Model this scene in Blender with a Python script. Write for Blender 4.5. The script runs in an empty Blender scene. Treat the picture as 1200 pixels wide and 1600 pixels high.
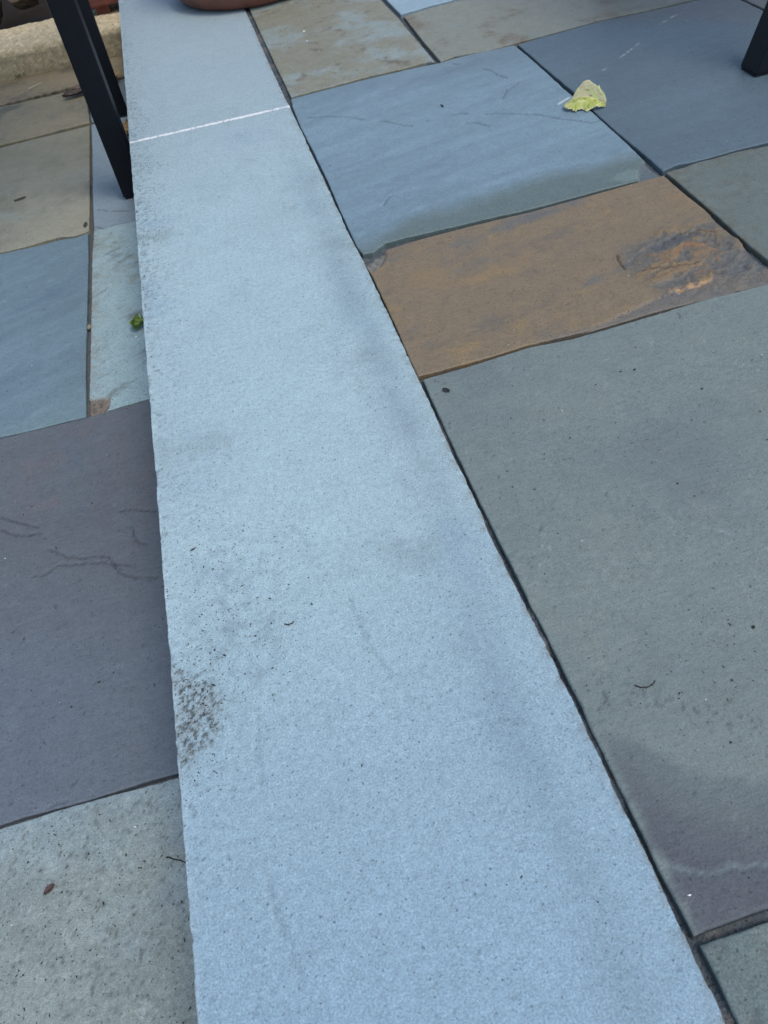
import bpy, bmesh, math, random
import numpy as np
from mathutils import Matrix, Vector
random.seed(7)
scene = bpy.context.scene
col = scene.collection

# ------------------------------------------------------------------ camera, sky, sun, exposure
cam = bpy.data.cameras.new('camera')
cam.sensor_fit = 'VERTICAL'; cam.sensor_height = 36.0; cam.lens = 27.0
cam.clip_start = 0.02; cam.clip_end = 500
co = bpy.data.objects.new('camera', cam); col.objects.link(co)
R_ = Vector((0.96059341, -0.24907722, -0.12337277)); U_ = Vector((0.26763478, 0.70898193, 0.65246935)); F_ = Vector((0.07504619, 0.65977660, -0.74770509))
m = Matrix((R_, U_, -F_)).transposed().to_4x4(); m.translation = Vector((0.161, 0.0, 0.5511847))
co.matrix_world = m
cam.dof.use_dof = True; cam.dof.focus_distance = 0.85; cam.dof.aperture_fstop = 16.0
scene.camera = co

SUN_EL, SUN_AZ = math.radians(62), math.radians(140)      # azimuth clockwise from +Y
w = bpy.data.worlds.new('World'); scene.world = w; w.use_nodes = True
nt = w.node_tree; bg = nt.nodes['Background']
sky = nt.nodes.new('ShaderNodeTexSky'); sky.sky_type = 'NISHITA'; sky.sun_disc = False
sky.sun_elevation = SUN_EL; sky.sun_rotation = SUN_AZ; sky.air_density = 1.0; sky.dust_density = 1.6; sky.ozone_density = 1.0
nt.links.new(sky.outputs[0], bg.inputs[0]); bg.inputs[1].default_value = 0.15
sl = bpy.data.lights.new('sun', 'SUN'); sl.energy = 0.9; sl.angle = math.radians(24); sl.color = (1.0, 0.97, 0.93)
so = bpy.data.objects.new('sun', sl); col.objects.link(so)
d = Vector((math.sin(SUN_AZ)*math.cos(SUN_EL), math.cos(SUN_AZ)*math.cos(SUN_EL), math.sin(SUN_EL)))
so.rotation_euler = d.to_track_quat('Z', 'Y').to_euler(); so.location = d*6
scene.view_settings.view_transform = 'Standard'; scene.view_settings.look = 'None'
scene.view_settings.exposure = 0.66; scene.view_settings.gamma = 1.0

# ------------------------------------------------------------------ measured outlines (metres)
SLAB={'coping_near':[[(0,-0.55),(0.304,-0.55)],[(0.304,-0.55),(0.3055,0.0352),(0.3067,0.0488),(0.3054,0.0573),(0.3054,0.0673),(0.3059,0.0786),(0.3056,0.0887),(0.3056,0.0996),(0.3064,0.1087),(0.3063,0.1262),(0.3056,0.1555),(0.3054,0.1775),(0.306,0.2015),(0.3052,0.2251),(0.3059,0.252),(0.3046,0.2736),(0.3049,0.2883),(0.3051,0.3021),(0.3039,0.3141),(0.3037,0.3253),(0.3038,0.3479),(0.3022,0.3708),(0.3026,0.394),(0.3017,0.4148),(0.3018,0.4357),(0.3033,0.4561),(0.3028,0.4789),(0.3029,0.5024),(0.3021,0.5283),(0.3022,0.554),(0.3024,0.5787),(0.3026,0.6023),(0.3031,0.6278),(0.3029,0.6647),(0.3033,0.9108),(0.3033,0.9404),(0.3013,0.9907),(0.3007,1.0376),(0.3018,1.0706),(0.301,1.1059),(0.3015,1.166),(0.3014,1.2233),(0.3008,1.3006),(0.3019,1.3718),(0.3011,1.4405),(0.3009,1.5105),(0.3015,1.5125)],[(0,1.517),(0.3015,1.5125)],[(0,-0.55),(0,1.517)]],
'coping_far':[[(0,1.522),(0.301,1.518)],[(0.301,1.518),(0.2997,1.5684),(0.2998,1.7639),(0.3008,1.9201),(0.3017,2.0411),(0.3017,2.1197),(0.302,2.75)],[(0,2.75),(0.302,2.75)],[(0,1.522),(0,2.75)]],
'mottled_beige':[[(0.311,1.5576),(0.3876,1.5622),(0.4673,1.57),(0.5247,1.5671),(0.5847,1.5726),(0.5973,1.5609)],[(0.5973,1.5609),(0.5994,1.6597),(0.6001,1.7277),(0.6031,1.8553),(0.6016,1.9959),(0.601,2.46)],[(0.318,2.46),(0.601,2.46)],[(0.311,1.5576),(0.3108,1.6269),(0.3105,1.7124),(0.3112,1.8231),(0.311,1.9503),(0.3118,2.0695),(0.318,2.46)]],
'beige_far':[[(0.6077,1.5593),(0.6396,1.5694),(0.6938,1.5597),(0.7605,1.5638),(0.943,1.58),(1.057,1.572),(1.1273,1.5715),(1.24,1.568)],[(1.24,1.568),(1.24,1.864)],[(0.6173,1.8591),(0.6828,1.8734),(0.7541,1.8791),(1.24,1.864)],[(0.6077,1.5593),(0.6093,1.6705),(0.6121,1.7454),(0.6173,1.8591)]],
'pale_far':[[(0.6146,1.876),(0.6867,1.8863),(0.7373,1.8916),(1.07,1.874)],[(1.07,1.874),(1.07,2.47)],[(0.612,2.47),(1.07,2.47)],[(0.6146,1.876),(0.6135,1.9917),(0.612,2.47)]],
'blue_cleft':[[(0.3064,0.9496),(0.3211,0.9476),(0.3415,0.963),(0.377,0.9636),(0.4286,0.9623),(0.4812,0.9615),(0.5431,0.9572),(0.6848,0.9605),(0.7131,0.9611),(0.7488,0.9606)],[(0.7488,0.9606),(0.7465,0.9872),(0.748,1.0109),(0.7505,1.0608),(0.753,1.1365),(0.7545,1.2008),(0.7531,1.2859),(0.7543,1.366),(0.7554,1.4604),(0.7547,1.5519)],[(0.3094,1.5484),(0.3859,1.5541),(0.4639,1.556),(0.5385,1.5569),(0.6039,1.5532),(0.6351,1.5583),(0.6649,1.5606),(0.7053,1.5555),(0.7547,1.5519)],[(0.3064,0.9496),(0.3033,0.9711),(0.3036,1.0727),(0.3055,1.1849),(0.3053,1.29),(0.303,1.4091),(0.3053,1.5077),(0.3094,1.5484)]],
'dark_blue':[[(0.7563,0.9695),(0.7806,0.9768),(0.8086,0.9739),(0.8385,0.9742),(0.8733,0.977),(0.9203,0.9752),(1.237,0.975)],[(1.237,0.975),(1.2028,1.4265),(1.2039,1.5097),(1.236,1.561)],[(0.7622,1.5546),(0.9392,1.5719),(1.0532,1.5645),(1.1234,1.5643),(1.236,1.561)],[(0.7563,0.9695),(0.7574,1.0257),(0.756,1.1129),(0.7582,1.1985),(0.7615,1.292),(0.7608,1.3573),(0.7607,1.441),(0.7622,1.5546)]],
'right_far':[[(1.247,0.975),(1.7,0.975)],[(1.7,0.975),(1.7,1.86)],[(1.247,1.86),(1.7,1.86)],[(1.247,0.975),(1.2099,1.4338),(1.2112,1.513),(1.247,1.86)]],
'grey_green_right':[[(0.763,0.675),(1.36,0.675)],[(1.36,0.675),(1.36,0.967)],[(0.7571,0.9636),(0.7835,0.9641),(0.8089,0.9685),(0.835,0.9682),(0.8697,0.971),(0.9149,0.9666),(1.36,0.967)],[(0.763,0.675),(0.7568,0.7113),(0.756,0.7372),(0.7563,0.7806),(0.7584,0.8295),(0.7584,0.8949),(0.7589,0.9364),(0.7571,0.9636)]],
'rust_brown':[[(0.3034,0.6688),(0.3638,0.6686),(0.437,0.6719),(0.5085,0.6703),(0.5461,0.672),(0.6028,0.6747),(0.6575,0.6726),(0.7313,0.6707),(0.755,0.674)],[(0.755,0.674),(0.748,0.7001),(0.7465,0.7164),(0.7482,0.7411),(0.751,0.7629),(0.7476,0.7955),(0.7526,0.8512),(0.7514,0.9027),(0.7514,0.9581)],[(0.3039,0.9243),(0.3205,0.939),(0.3363,0.9455),(0.3728,0.9489),(0.4251,0.9512),(0.4777,0.9517),(0.5403,0.95),(0.676,0.9562),(0.7119,0.9586),(0.7514,0.9581)],[(0.3034,0.6688),(0.3032,0.7),(0.3049,0.7718),(0.3051,0.8384),(0.3051,0.8931),(0.3039,0.9243)]],
'large_grey':[[(0.3111,0.08),(0.3289,0.0808),(0.3453,0.0812),(0.361,0.0813),(1.22,0.09)],[(1.22,0.09),(1.22,0.663)],[(0.3074,0.6623),(0.3621,0.6635),(0.4357,0.6686),(0.4835,0.6632),(0.5233,0.6636),(0.5987,0.6669),(0.6558,0.6696),(0.7295,0.6679),(1.22,0.663)],[(0.3111,0.08),(0.3108,0.0912),(0.3095,0.107),(0.309,0.1196),(0.3094,0.1485),(0.3093,0.1742),(0.3088,0.2007),(0.3088,0.225),(0.3095,0.2472),(0.3091,0.2691),(0.3087,0.2922),(0.3086,0.318),(0.3075,0.337),(0.3078,0.3612),(0.3073,0.3923),(0.3068,0.4197),(0.3063,0.4486),(0.3059,0.4672),(0.3059,0.4994),(0.3059,0.5336),(0.3056,0.5701),(0.3065,0.6021),(0.3063,0.636),(0.3074,0.6623)]],
'near_right':[[(0.316,-0.52),(0.91,-0.52)],[(0.91,-0.52),(0.91,0.077)],[(0.3118,0.0743),(0.3253,0.0746),(0.3412,0.0745),(0.3568,0.0746),(0.91,0.077)],[(0.316,-0.52),(0.3122,0.0324),(0.3123,0.0417),(0.3126,0.0527),(0.3124,0.0632),(0.3118,0.0743)]],
'low_beige':[[(-1.0,1.566),(-0.3201,1.5657),(-0.2726,1.563),(-0.2348,1.5687),(-0.2008,1.5696),(-0.1748,1.5598),(-0.1519,1.5609),(-0.1412,1.5678)],[(-0.1412,1.5678),(-0.1404,1.6968),(-0.1416,2.0085),(-0.142,2.1264)],[(-1.0,2.133),(-0.3647,2.116),(-0.142,2.1264)],[(-1.0,1.566),(-1.0,2.133)]],
'low_blue':[[(-1.0,0.976),(-0.2724,0.9767),(-0.232,0.9738),(-0.1926,0.9727),(-0.1433,0.9722)],[(-0.1433,0.9722),(-0.1444,1.1174),(-0.1431,1.2413),(-0.1419,1.4616),(-0.143,1.555)],[(-1.0,1.552),(-0.3195,1.5575),(-0.2722,1.5556),(-0.2341,1.5542),(-0.1966,1.5566),(-0.1655,1.5489),(-0.143,1.555)],[(-1.0,0.976),(-1.0,1.552)]],
'low_pale':[[(-0.1375,0.9698),(-0.1016,0.9719),(-0.0487,0.9741),(0.06,0.976)],[(0.06,0.976),(0.06,1.605)],[(-0.1307,1.5638),(-0.1113,1.5571),(-0.0878,1.561),(-0.0487,1.5589),(0.06,1.605)],[(-0.1375,0.9698),(-0.1382,1.0124),(-0.137,1.1141),(-0.1355,1.2723),(-0.1345,1.4579),(-0.1307,1.5638)]],
'low_strip':[[(-0.1307,1.5685),(-0.1113,1.5615),(-0.0877,1.566),(-0.0486,1.563),(0.06,1.609)],[(0.06,1.609),(0.06,2.133)],[(-0.138,2.1282),(0.06,2.133)],[(-0.1307,1.5685),(-0.134,1.7402),(-0.1353,1.9477),(-0.138,2.1282)]],
'low_purple':[[(-1.0,0.376),(-0.2233,0.3703),(-0.2077,0.3711),(-0.1763,0.3705),(-0.1478,0.3692),(-0.1129,0.3688),(-0.0809,0.3696),(-0.0488,0.3689),(0.06,0.374)],[(0.06,0.374),(0.06,0.969)],[(-1.0,0.971),(-0.2721,0.9722),(-0.1433,0.9676),(-0.1016,0.968),(-0.0489,0.9702),(0.06,0.969)],[(-1.0,0.376),(-1.0,0.971)]],
'low_near':[[(-1.0,-0.24),(0.06,-0.24)],[(0.06,-0.24),(0.06,0.367)],[(-1.0,0.367),(-0.223,0.3662),(-0.1996,0.3667),(-0.1762,0.3672),(-0.1478,0.3676),(-0.113,0.3666),(-0.0811,0.3653),(-0.0491,0.3647),(0.06,0.367)],[(-1.0,-0.24),(-1.0,0.367)]],
'low_mottled':[[(-1.0,2.144),(-0.3661,2.1328),(-0.1421,2.1477)],[(-0.1421,2.1477),(-0.1555,2.4031)],[(-1.0,2.413),(-0.3885,2.4102),(-0.1555,2.4031)],[(-1.0,2.144),(-1.0,2.413)]],
'low_corner':[[(-0.1381,2.1495),(0.06,2.144)],[(0.06,2.144),(0.06,2.413)],[(-0.1511,2.4053),(0.06,2.413)],[(-0.1381,2.1495),(-0.1511,2.4053)]],
'low_back':[[(-1.0,2.42),(-0.3898,2.4254),(-0.1611,2.4375),(0.06,2.42)],[(0.06,2.42),(0.06,2.72)],[(-1.0,2.72),(0.06,2.72)],[(-1.0,2.42),(-1.0,2.72)]]}
FEAT={'blue_cracks':[[(0.3201,1.4442),(0.3487,1.4328),(0.3876,1.4056),(0.4106,1.3792)],[(0.4338,1.356),(0.4414,1.3543),(0.4558,1.3308),(0.478,1.3085)],[(0.5518,1.3156),(0.5656,1.3159),(0.5771,1.3058)],[(0.6043,1.2888),(0.6199,1.285),(0.6384,1.2676),(0.679,1.2393),(0.702,1.2063),(0.723,1.1838),(0.7363,1.1674),(0.7503,1.167)],[(0.6482,1.3308),(0.6586,1.3462),(0.6692,1.3618),(0.6954,1.3775)],[(0.665,1.4742),(0.6749,1.4531),(0.6786,1.4295),(0.6882,1.4127)],[(0.5612,1.272),(0.5787,1.2641),(0.592,1.2419)],[(0.6239,1.5356),(0.6313,1.523)],[(0.3672,1.0684),(0.3774,1.0844),(0.3846,1.0892)]],
'blue_step':[[(0.7491,1.0073),(0.741,1.005),(0.7317,0.9945),(0.7225,0.9819),(0.7098,0.9545)]],
'blue_green':[[(0.3104,0.9937),(0.3555,1.0231),(0.4575,1.0412),(0.5198,1.0506),(0.593,1.0592),(0.6603,1.0511),(0.8124,1.0587)]],
'blue_flake':[[(0.6802,0.9794),(0.6977,0.9914),(0.7182,0.9932),(0.7281,0.9832),(0.7163,0.9636),(0.6947,0.965)]],
'rust_patch':[[(0.5897,0.784),(0.6314,0.8166),(0.6793,0.8325),(0.7145,0.8233),(0.7442,0.8205),(0.747,0.7649),(0.7532,0.6991),(0.7337,0.6681),(0.6223,0.692),(0.603,0.7337)]],
'rust_bright':[[(0.6455,0.7842),(0.6798,0.7837),(0.712,0.7792),(0.7224,0.7378),(0.6951,0.7198),(0.6637,0.7382),(0.6524,0.7644)]],
'rust_cracks':[[(0.6048,0.7995),(0.6004,0.7868),(0.6,0.7789),(0.5991,0.7666)],[(0.6129,0.7535),(0.629,0.752),(0.647,0.7463),(0.669,0.7403),(0.681,0.7392)],[(0.6851,0.7139),(0.6956,0.7134),(0.7068,0.7156)],[(0.6823,0.8063),(0.695,0.812),(0.7187,0.8069),(0.7343,0.7954)]],
'rust_ledge':[[(0.6088,0.697),(0.6247,0.701),(0.6466,0.6994),(0.677,0.7027),(0.6844,0.7127),(0.7102,0.717),(0.735,0.7348),(0.7534,0.7583)]],
'rust_tan':[[(0.6259,0.7049),(0.6381,0.7064),(0.6569,0.7034),(0.6784,0.705),(0.6757,0.6988),(0.6569,0.696),(0.6331,0.697),(0.6248,0.6966)]],
'rust_chip':[[(0.2975,0.9275),(0.3225,0.9487),(0.3391,0.9495),(0.3326,0.9277),(0.3234,0.913),(0.3089,0.9013)]],
'large_dark':[[(0.3021,0.2363),(0.3129,0.2242),(0.334,0.2132),(0.3501,0.1976),(0.3632,0.178),(0.3767,0.1674),(0.4327,0.1489)]],
'large_lines':[[(0.3094,0.1212),(0.327,0.1163),(0.3383,0.1101),(0.3444,0.1099),(0.3516,0.1115),(0.3595,0.1066),(0.3762,0.1045)],[(0.3176,0.3942),(0.3384,0.3874),(0.3594,0.379),(0.3741,0.3729),(0.3852,0.3659),(0.3934,0.357),(0.4035,0.3511)],[(0.4562,0.3917),(0.4578,0.3831),(0.4613,0.377),(0.4756,0.3709),(0.4889,0.362),(0.4989,0.3483),(0.5072,0.3392),(0.5182,0.3263)]],
'large_dirt':[[(0.2927,0.2504),(0.3427,0.2568),(0.3757,0.2288),(0.4435,0.2119),(0.4268,0.1853),(0.3823,0.1945),(0.3441,0.2173),(0.3089,0.2287)]],
'purple_cracks':[[(-0.2584,0.8031),(-0.2285,0.7812),(-0.2047,0.7653)],[(-0.2565,0.7799),(-0.2322,0.7593),(-0.2016,0.7525)],[(-0.2087,0.6819),(-0.1926,0.6782),(-0.1769,0.6883),(-0.1549,0.6815),(-0.1203,0.6731),(-0.1004,0.6617),(-0.0829,0.6544)],[(-0.1886,0.7207),(-0.1666,0.6985),(-0.1421,0.6864),(-0.1242,0.6852),(-0.1121,0.6787),(-0.0991,0.6477),(-0.079,0.6324),(-0.0696,0.631),(-0.0526,0.6239)],[(-0.0967,0.7541),(-0.0797,0.7501),(-0.0497,0.7364)],[(-0.1764,0.3738),(-0.1657,0.3757),(-0.1581,0.3747)],[(-0.0816,0.7205),(-0.0775,0.6932),(-0.0648,0.683)]],
'strip_cracks':[[(-0.1227,1.6467),(-0.1133,1.6432),(-0.1026,1.6316)],[(-0.092,1.626),(-0.0602,1.6121)],[(-0.1268,1.5756),(-0.119,1.5688),(-0.11,1.5559)]],
'pale_chip':[[(-0.1456,1.0107),(-0.1228,1.0075),(-0.105,1.0017),(-0.1073,0.982),(-0.1123,0.9702),(-0.1452,0.9623)]],
'lichen':[[(0.0024,0.3797),(0.0097,0.3677),(0.0227,0.3596),(0.0348,0.3458),(0.0385,0.3308),(0.0329,0.3124),(0.0198,0.2999),(0.0061,0.2881),(-0.0031,0.2857),(-0.0032,0.3297)]],
'cop_dents':[[(0.1616,0.3998),(0.1651,0.3774),(0.1654,0.3505),(0.172,0.3322),(0.1778,0.3129)],[(0.1273,0.5026),(0.1377,0.4735)],[(0.0678,0.3125),(0.0625,0.2863),(0.0613,0.2578)],[(0.0569,0.1877),(0.0581,0.1698),(0.0634,0.1444),(0.0678,0.1262)]],
'white_scratch':[[(0.7213,1.2597),(0.7458,1.2743)],[(0.8905,1.3832),(0.9493,1.427)],[(0.8377,1.346),(0.8572,1.3567)],[(1.0997,1.5382),(1.1331,1.5622)],[(1.0222,1.4895),(1.0732,1.5189)]],
'pix':[[(0.7224,1.2412),(0.7418,1.2677),(0.7552,1.2774),(0.7737,1.2624),(0.7835,1.2172),(0.7791,1.2054),(0.7559,1.2056),(0.7322,1.2147),(0.8015,1.3267),(0.8055,1.2916),(0.7975,1.247),(0.7644,1.2932)]]}
SPOT={'leaf':(0.7597,1.2412),'greenscrap':(-0.0558,1.1728),'pebble1':(-0.06,1.1459),'brown1':(-0.0833,2.386),'dark1':(-0.1742,2.3556),'yellow1':(-0.0545,2.0159),'twigL':(-0.0535,0.2871),'brownbit':(-0.1715,0.294),'seed':(-0.1478,1.5921),'beigebit':(-0.2933,1.7883),'wht':(0.3198,0.1016),'curl':(0.325,0.6323),'dotA':(0.4633,0.2636),'dotB':(-0.1251,0.4998),'coplump':(0.0304,0.5055),'sqA':(0.1061,0.391),'twigR':(0.3624,0.2433),'grit1':(0.4008,1.9027),'grit2':(0.3957,1.8373),'blk':(0.5468,1.3582),'grn':(0.0711,0.907),'stick1':(-0.1126,2.4895),'weed':(-0.3484,2.6265)}


# ------------------------------------------------------------------ helpers
def tag(o, label=None, cat=None, group=None, kind=None):
    if label: o['label'] = label
    if cat: o['category'] = cat
    if group: o['group'] = group
    if kind or label: o['kind'] = kind or 'thing'
    return o
def empty(name, loc, rz=0.0):
    o = bpy.data.objects.new(name, None); o.empty_display_size = 0.05
    o.location = loc; o.rotation_euler[2] = rz; col.objects.link(o); return o
def lin(*c):
    a = np.array(c, float)/255.0
    return np.where(a <= .04045, a/12.92, ((a+.055)/1.055)**2.4)
E_LIGHT = np.array([1.28, 1.33, 1.58])            # how daylight here turns an albedo into a picture value
def alb(r, g, b): return lin(r*1.1, g*1.1, b*1.1)/E_LIGHT
def perlin(x, y, seed=0):
    rs = np.random.RandomState(seed); n = 256
    ang = rs.rand(n, n)*2*np.pi; gx, gy = np.cos(ang), np.sin(ang)
    xi = np.floor(x).astype(int); yi = np.floor(y).astype(int); fx = x-xi; fy = y-yi
    u = fx*fx*fx*(fx*(fx*6-15)+10); v = fy*fy*fy*(fy*(fy*6-15)+10)
    def g(ix, iy, dx, dy):
        a = ix % n; b = iy % n
        return gx[a, b]*dx+gy[a, b]*dy
    n00 = g(xi, yi, fx, fy); n10 = g(xi+1, yi, fx-1, fy); n01 = g(xi, yi+1, fx, fy-1); n11 = g(xi+1, yi+1, fx-1, fy-1)
    return 1.45*((n00*(1-u)+n10*u)*(1-v)+(n01*(1-u)+n11*u)*v)
def fbm(x, y, s, oct=4, seed=0, rough=.5, rot=0.0, stretch=1.0):
    if rot: x, y = x*math.cos(rot)+y*math.sin(rot), -x*math.sin(rot)+y*math.cos(rot)
    x = x*stretch
    t = 0; a = 1; f = s; tot = 0
    for k in range(oct):
        t = t+a*perlin(x*f+13.7*k+seed*1.31, y*f+7.9*k+seed*2.17, seed+k); tot += a; a *= rough; f *= 2.03
    return t/tot
def ss(a, b, x):
    t = np.clip((x-a)/(b-a), 0, 1); return t*t*(3-2*t)
def pdist(x, y, line, reach=.05):
    """distance to a polyline and signed side (left of the walking direction > 0)"""
    dmin = np.full(x.shape, 9.0); side = np.zeros(x.shape)
    L = np.array(line); 
    for (ax, ay), (bx, by) in zip(L[:-1], L[1:]):
        ex, ey = bx-ax, by-ay; l2 = ex*ex+ey*ey+1e-12
        t = np.clip(((x-ax)*ex+(y-ay)*ey)/l2, 0, 1)
        dd = np.hypot(x-ax-t*ex, y-ay-t*ey)
        s = np.sign(ex*(y-ay)-ey*(x-ax)); b = dd < dmin
        dmin = np.where(b, dd, dmin); side = np.where(b, s, side)
    return dmin, side
def inpoly(x, y, poly):
    c = np.zeros(x.shape, bool); n = len(poly)
    for i in range(n):
        x1, y1 = poly[i]; x2, y2 = poly[(i+1) % n]
        if y1 == y2: continue
        k = ((y1 > y) != (y2 > y)) & (x < (x2-x1)*(y-y1)/(y2-y1)+x1)
        c ^= k
    return c
def spoly(x, y, poly, soft):
    """soft inside mask, 1 inside, falling to 0 over `soft` around the outline"""
    dd, _ = pdist(x, y, list(poly)+[poly[0]])
    s = np.where(inpoly(x, y, poly), dd, -dd)
    return ss(-soft, soft, s)
def mix(a, b, t):
    return a*(1-t[:, None])+b*t[:, None]

# ------------------------------------------------------------------ materials
def new_mat(name):
    mt = bpy.data.materials.new(name); mt.use_nodes = True
    n = mt.node_tree; b = n.nodes['Principled BSDF']; return mt, n, b
def add(n, t, **kw):
    o = n.nodes.new(t)
    for k, v in kw.items(): setattr(o, k, v)
    return o
def noise(n, vec, scale, detail=3, rough=.6, stretch=None, rot=None):
    if stretch:
        mp = add(n, 'ShaderNodeMapping'); mp.inputs['Scale'].default_value = stretch
        if rot: mp.inputs['Rotation'].default_value = (0, 0, rot)
        n.links.new(vec, mp.inputs[0]); vec = mp.outputs[0]
    t = add(n, 'ShaderNodeTexNoise'); t.inputs['Scale'].default_value = scale
    t.inputs['Detail'].default_value = detail; t.inputs['Roughness'].default_value = rough
    n.links.new(vec, t.inputs['Vector']); return t.outputs['Fac']
def ramp(n, fac, a, b, lo, hi):
    r = add(n, 'ShaderNodeMapRange'); r.inputs[1].default_value = a; r.inputs[2].default_value = b
    r.inputs[3].default_value = lo; r.inputs[4].default_value = hi
    n.links.new(fac, r.inputs[0]); return r.outputs[0]
def mul(n, a, b):
    r = add(n, 'ShaderNodeMath', operation='MULTIPLY'); n.links.new(a, r.inputs[0])
    if isinstance(b, float): r.inputs[1].default_value = b
    else: n.links.new(b, r.inputs[1])
    return r.outputs[0]
def plus(n, a, b):
    r = add(n, 'ShaderNodeMath', operation='ADD'); n.links.new(a, r.inputs[0]); n.links.new(b, r.inputs[1]); return r.outputs[0]
def stone_mat(name, grain, fine, pit, bump, rough, rot=0.0, color=None, streak=.06, mid=.10, scuff=0.0):
    mt, n, b = new_mat(name)
    geo = add(n, 'ShaderNodeNewGeometry'); P = geo.outputs['Position']
    if color is None:
        at = add(n, 'ShaderNodeAttribute'); at.attribute_name = 'col'; base = at.outputs['Color']
    else:
        rg = add(n, 'ShaderNodeRGB'); rg.outputs[0].default_value = (*color, 1); base = rg.outputs[0]
    n1 = noise(n, P, 620, 2, .65); n2 = noise(n, P, 1500, 1, .5); n3 = noise(n, P, 170, 3, .6)
    st = noise(n, P, 60, 4, .65, (1.0, 5.0, 1.0), rot)
    f = mul(n, mul(n, mul(n, ramp(n, n1, .25, .75, 1-grain, 1+grain), ramp(n, n2, .25, .75, 1-fine, 1+fine)),
               ramp(n, n3, .3, .7, 1-grain*.35, 1+grain*.35)), ramp(n, st, .3, .7, 1-streak, 1+streak))
    s2 = noise(n, P, 160, 3, .7, (1.0, 7.0, 1.0), rot+.12); f = mul(n, f, ramp(n, s2, .3, .7, 1-streak*.7, 1+streak*.7))
    n4 = noise(n, P, 38, 9, .78); f = mul(n, f, ramp(n, n4, .3, .7, 1-mid, 1+mid))
    if scuff:
        sc = noise(n, P, 95, 3, .6, (1.0, 4.5, 1.0), rot+.5); f = mul(n, f, ramp(n, sc, .66, .78, 1.0, 1+scuff))
        pt = noise(n, P, 130, 2, .5); f = mul(n, f, ramp(n, pt, .22, .30, 1-scuff*1.2, 1.0))
    pn = noise(n, P, 330, 1, .5); f = mul(n, f, ramp(n, pn, .26, .33, 1-pit, 1.0))
    mx = add(n, 'ShaderNodeVectorMath', operation='SCALE'); n.links.new(base, mx.inputs[0]); n.links.new(f, mx.inputs['Scale'])
    n.links.new(mx.outputs[0], b.inputs['Base Color'])
    bp = add(n, 'ShaderNodeBump'); bp.inputs['Strength'].default_value = bump; bp.inputs['Distance'].default_value = .0012
    h = plus(n, plus(n, mul(n, n1, .5), n3), mul(n, st, min(streak*6, .5))); n.links.new(h, bp.inputs['Height']); n.links.new(bp.outputs[0], b.inputs['Normal'])
    b.inputs['Specular IOR Level'].default_value = .35 if rough < .8 else .08
    n.links.new(ramp(n, n3, .3, .7, rough-.08, rough+.08), b.inputs['Roughness'])
    return mt
M = {}
M['thermal'] = stone_mat('flamed bluestone', .29, .24, .50, .5, .62, streak=.0, mid=.07)
M['cleft'] = stone_mat('cleft bluestone', .20, .18, .40, .5, .58, .25, streak=.07, mid=.09, scuff=.22)
M['pale_cleft'] = stone_mat('pale cleft stone', .28, .22, .55, .6, .66, .5, streak=.06, mid=.13, scuff=.25)
M['sand'] = stone_mat('joint sand', .5, .3, .6, 1.0, .9)
M['curb'] = stone_mat('cast concrete', .5, .3, .6, 1.0, .85)
M['soil'] = stone_mat('dark soil', .5, .3, .5, 1.0, .95, color=(.020, .014, .009))
M['ground'] = stone_mat('bare ground', .4, .2, .4, 1.0, .95, color=(.10, .085, .062))
M['mortar'] = stone_mat('white mortar', .10, .1, .3, .6, .8, color=(.66, .66, .64))
M['terrace'] = stone_mat('rubble stone', .3, .2, .5, 1.0, .85, color=(.16, .16, .15))
M['bark'] = stone_mat('weathered brown stone', .4, .2, .6, 1.0, .9)
def plain(name, c, rough=.5, spec=.5, metal=0.0, var=.15, scale=40, bump=0.0):
    mt, n, b = new_mat(name); geo = add(n, 'ShaderNodeNewGeometry')
    f = ramp(n, noise(n, geo.outputs['Position'], scale, 4, .6), .3, .7, 1-var, 1+var)
    rg = add(n, 'ShaderNodeRGB'); rg.outputs[0].default_value = (*c, 1)
    mx = add(n, 'ShaderNodeVectorMath', operation='SCALE'); n.links.new(rg.outputs[0], mx.inputs[0]); n.links.new(f, mx.inputs['Scale'])
    n.links.new(mx.outputs[0], b.inputs['Base Color']); b.inputs['Roughness'].default_value = rough
    b.inputs['Specular IOR Level'].default_value = spec; b.inputs['Metallic'].default_value = metal
    if bump:
        bp = add(n, 'ShaderNodeBump'); bp.inputs['Strength'].default_value = bump; bp.inputs['Distance'].default_value = .001
        n.links.new(noise(n, geo.outputs['Position'], scale*8, 3, .6), bp.inputs['Height']); n.links.new(bp.outputs[0], b.inputs['Normal'])
    return mt
M['black_metal'] = plain('black powder coat', (.003, .0045, .007), .5, .22, 0, .1, 60, .25)
M['rubber'] = plain('black rubber', (.012, .012, .013), .8, .3)
M['terracotta'] = plain('terracotta', (.17, .066, .043), .55, .4, 0, .25, 25, .3)
M['brick_clay'] = plain('red clay', (.16, .055, .038), .8, .3, 0, .3, 30, .6)
M['crumb'] = plain('dark crumbs', (.035, .035, .033), .9, .2, 0, .4, 300)
M['grit'] = plain('white grit', (.75, .75, .72), .5, .5, 0, .1, 200)
M['twig'] = plain('dry twig', (.022, .018, .015), .8, .2, 0, .3, 200)
M['straw'] = plain('pale straw', (.5, .48, .38), .7, .3, 0, .2, 200)
M['wood'] = plain('weathered wood', (.17, .125, .085), .85, .2, 0, .35, 30, .8)
M['moss'] = plain('moss', (.12, .2, .03), .9, .2, 0, .4, 200, .5)
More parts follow.
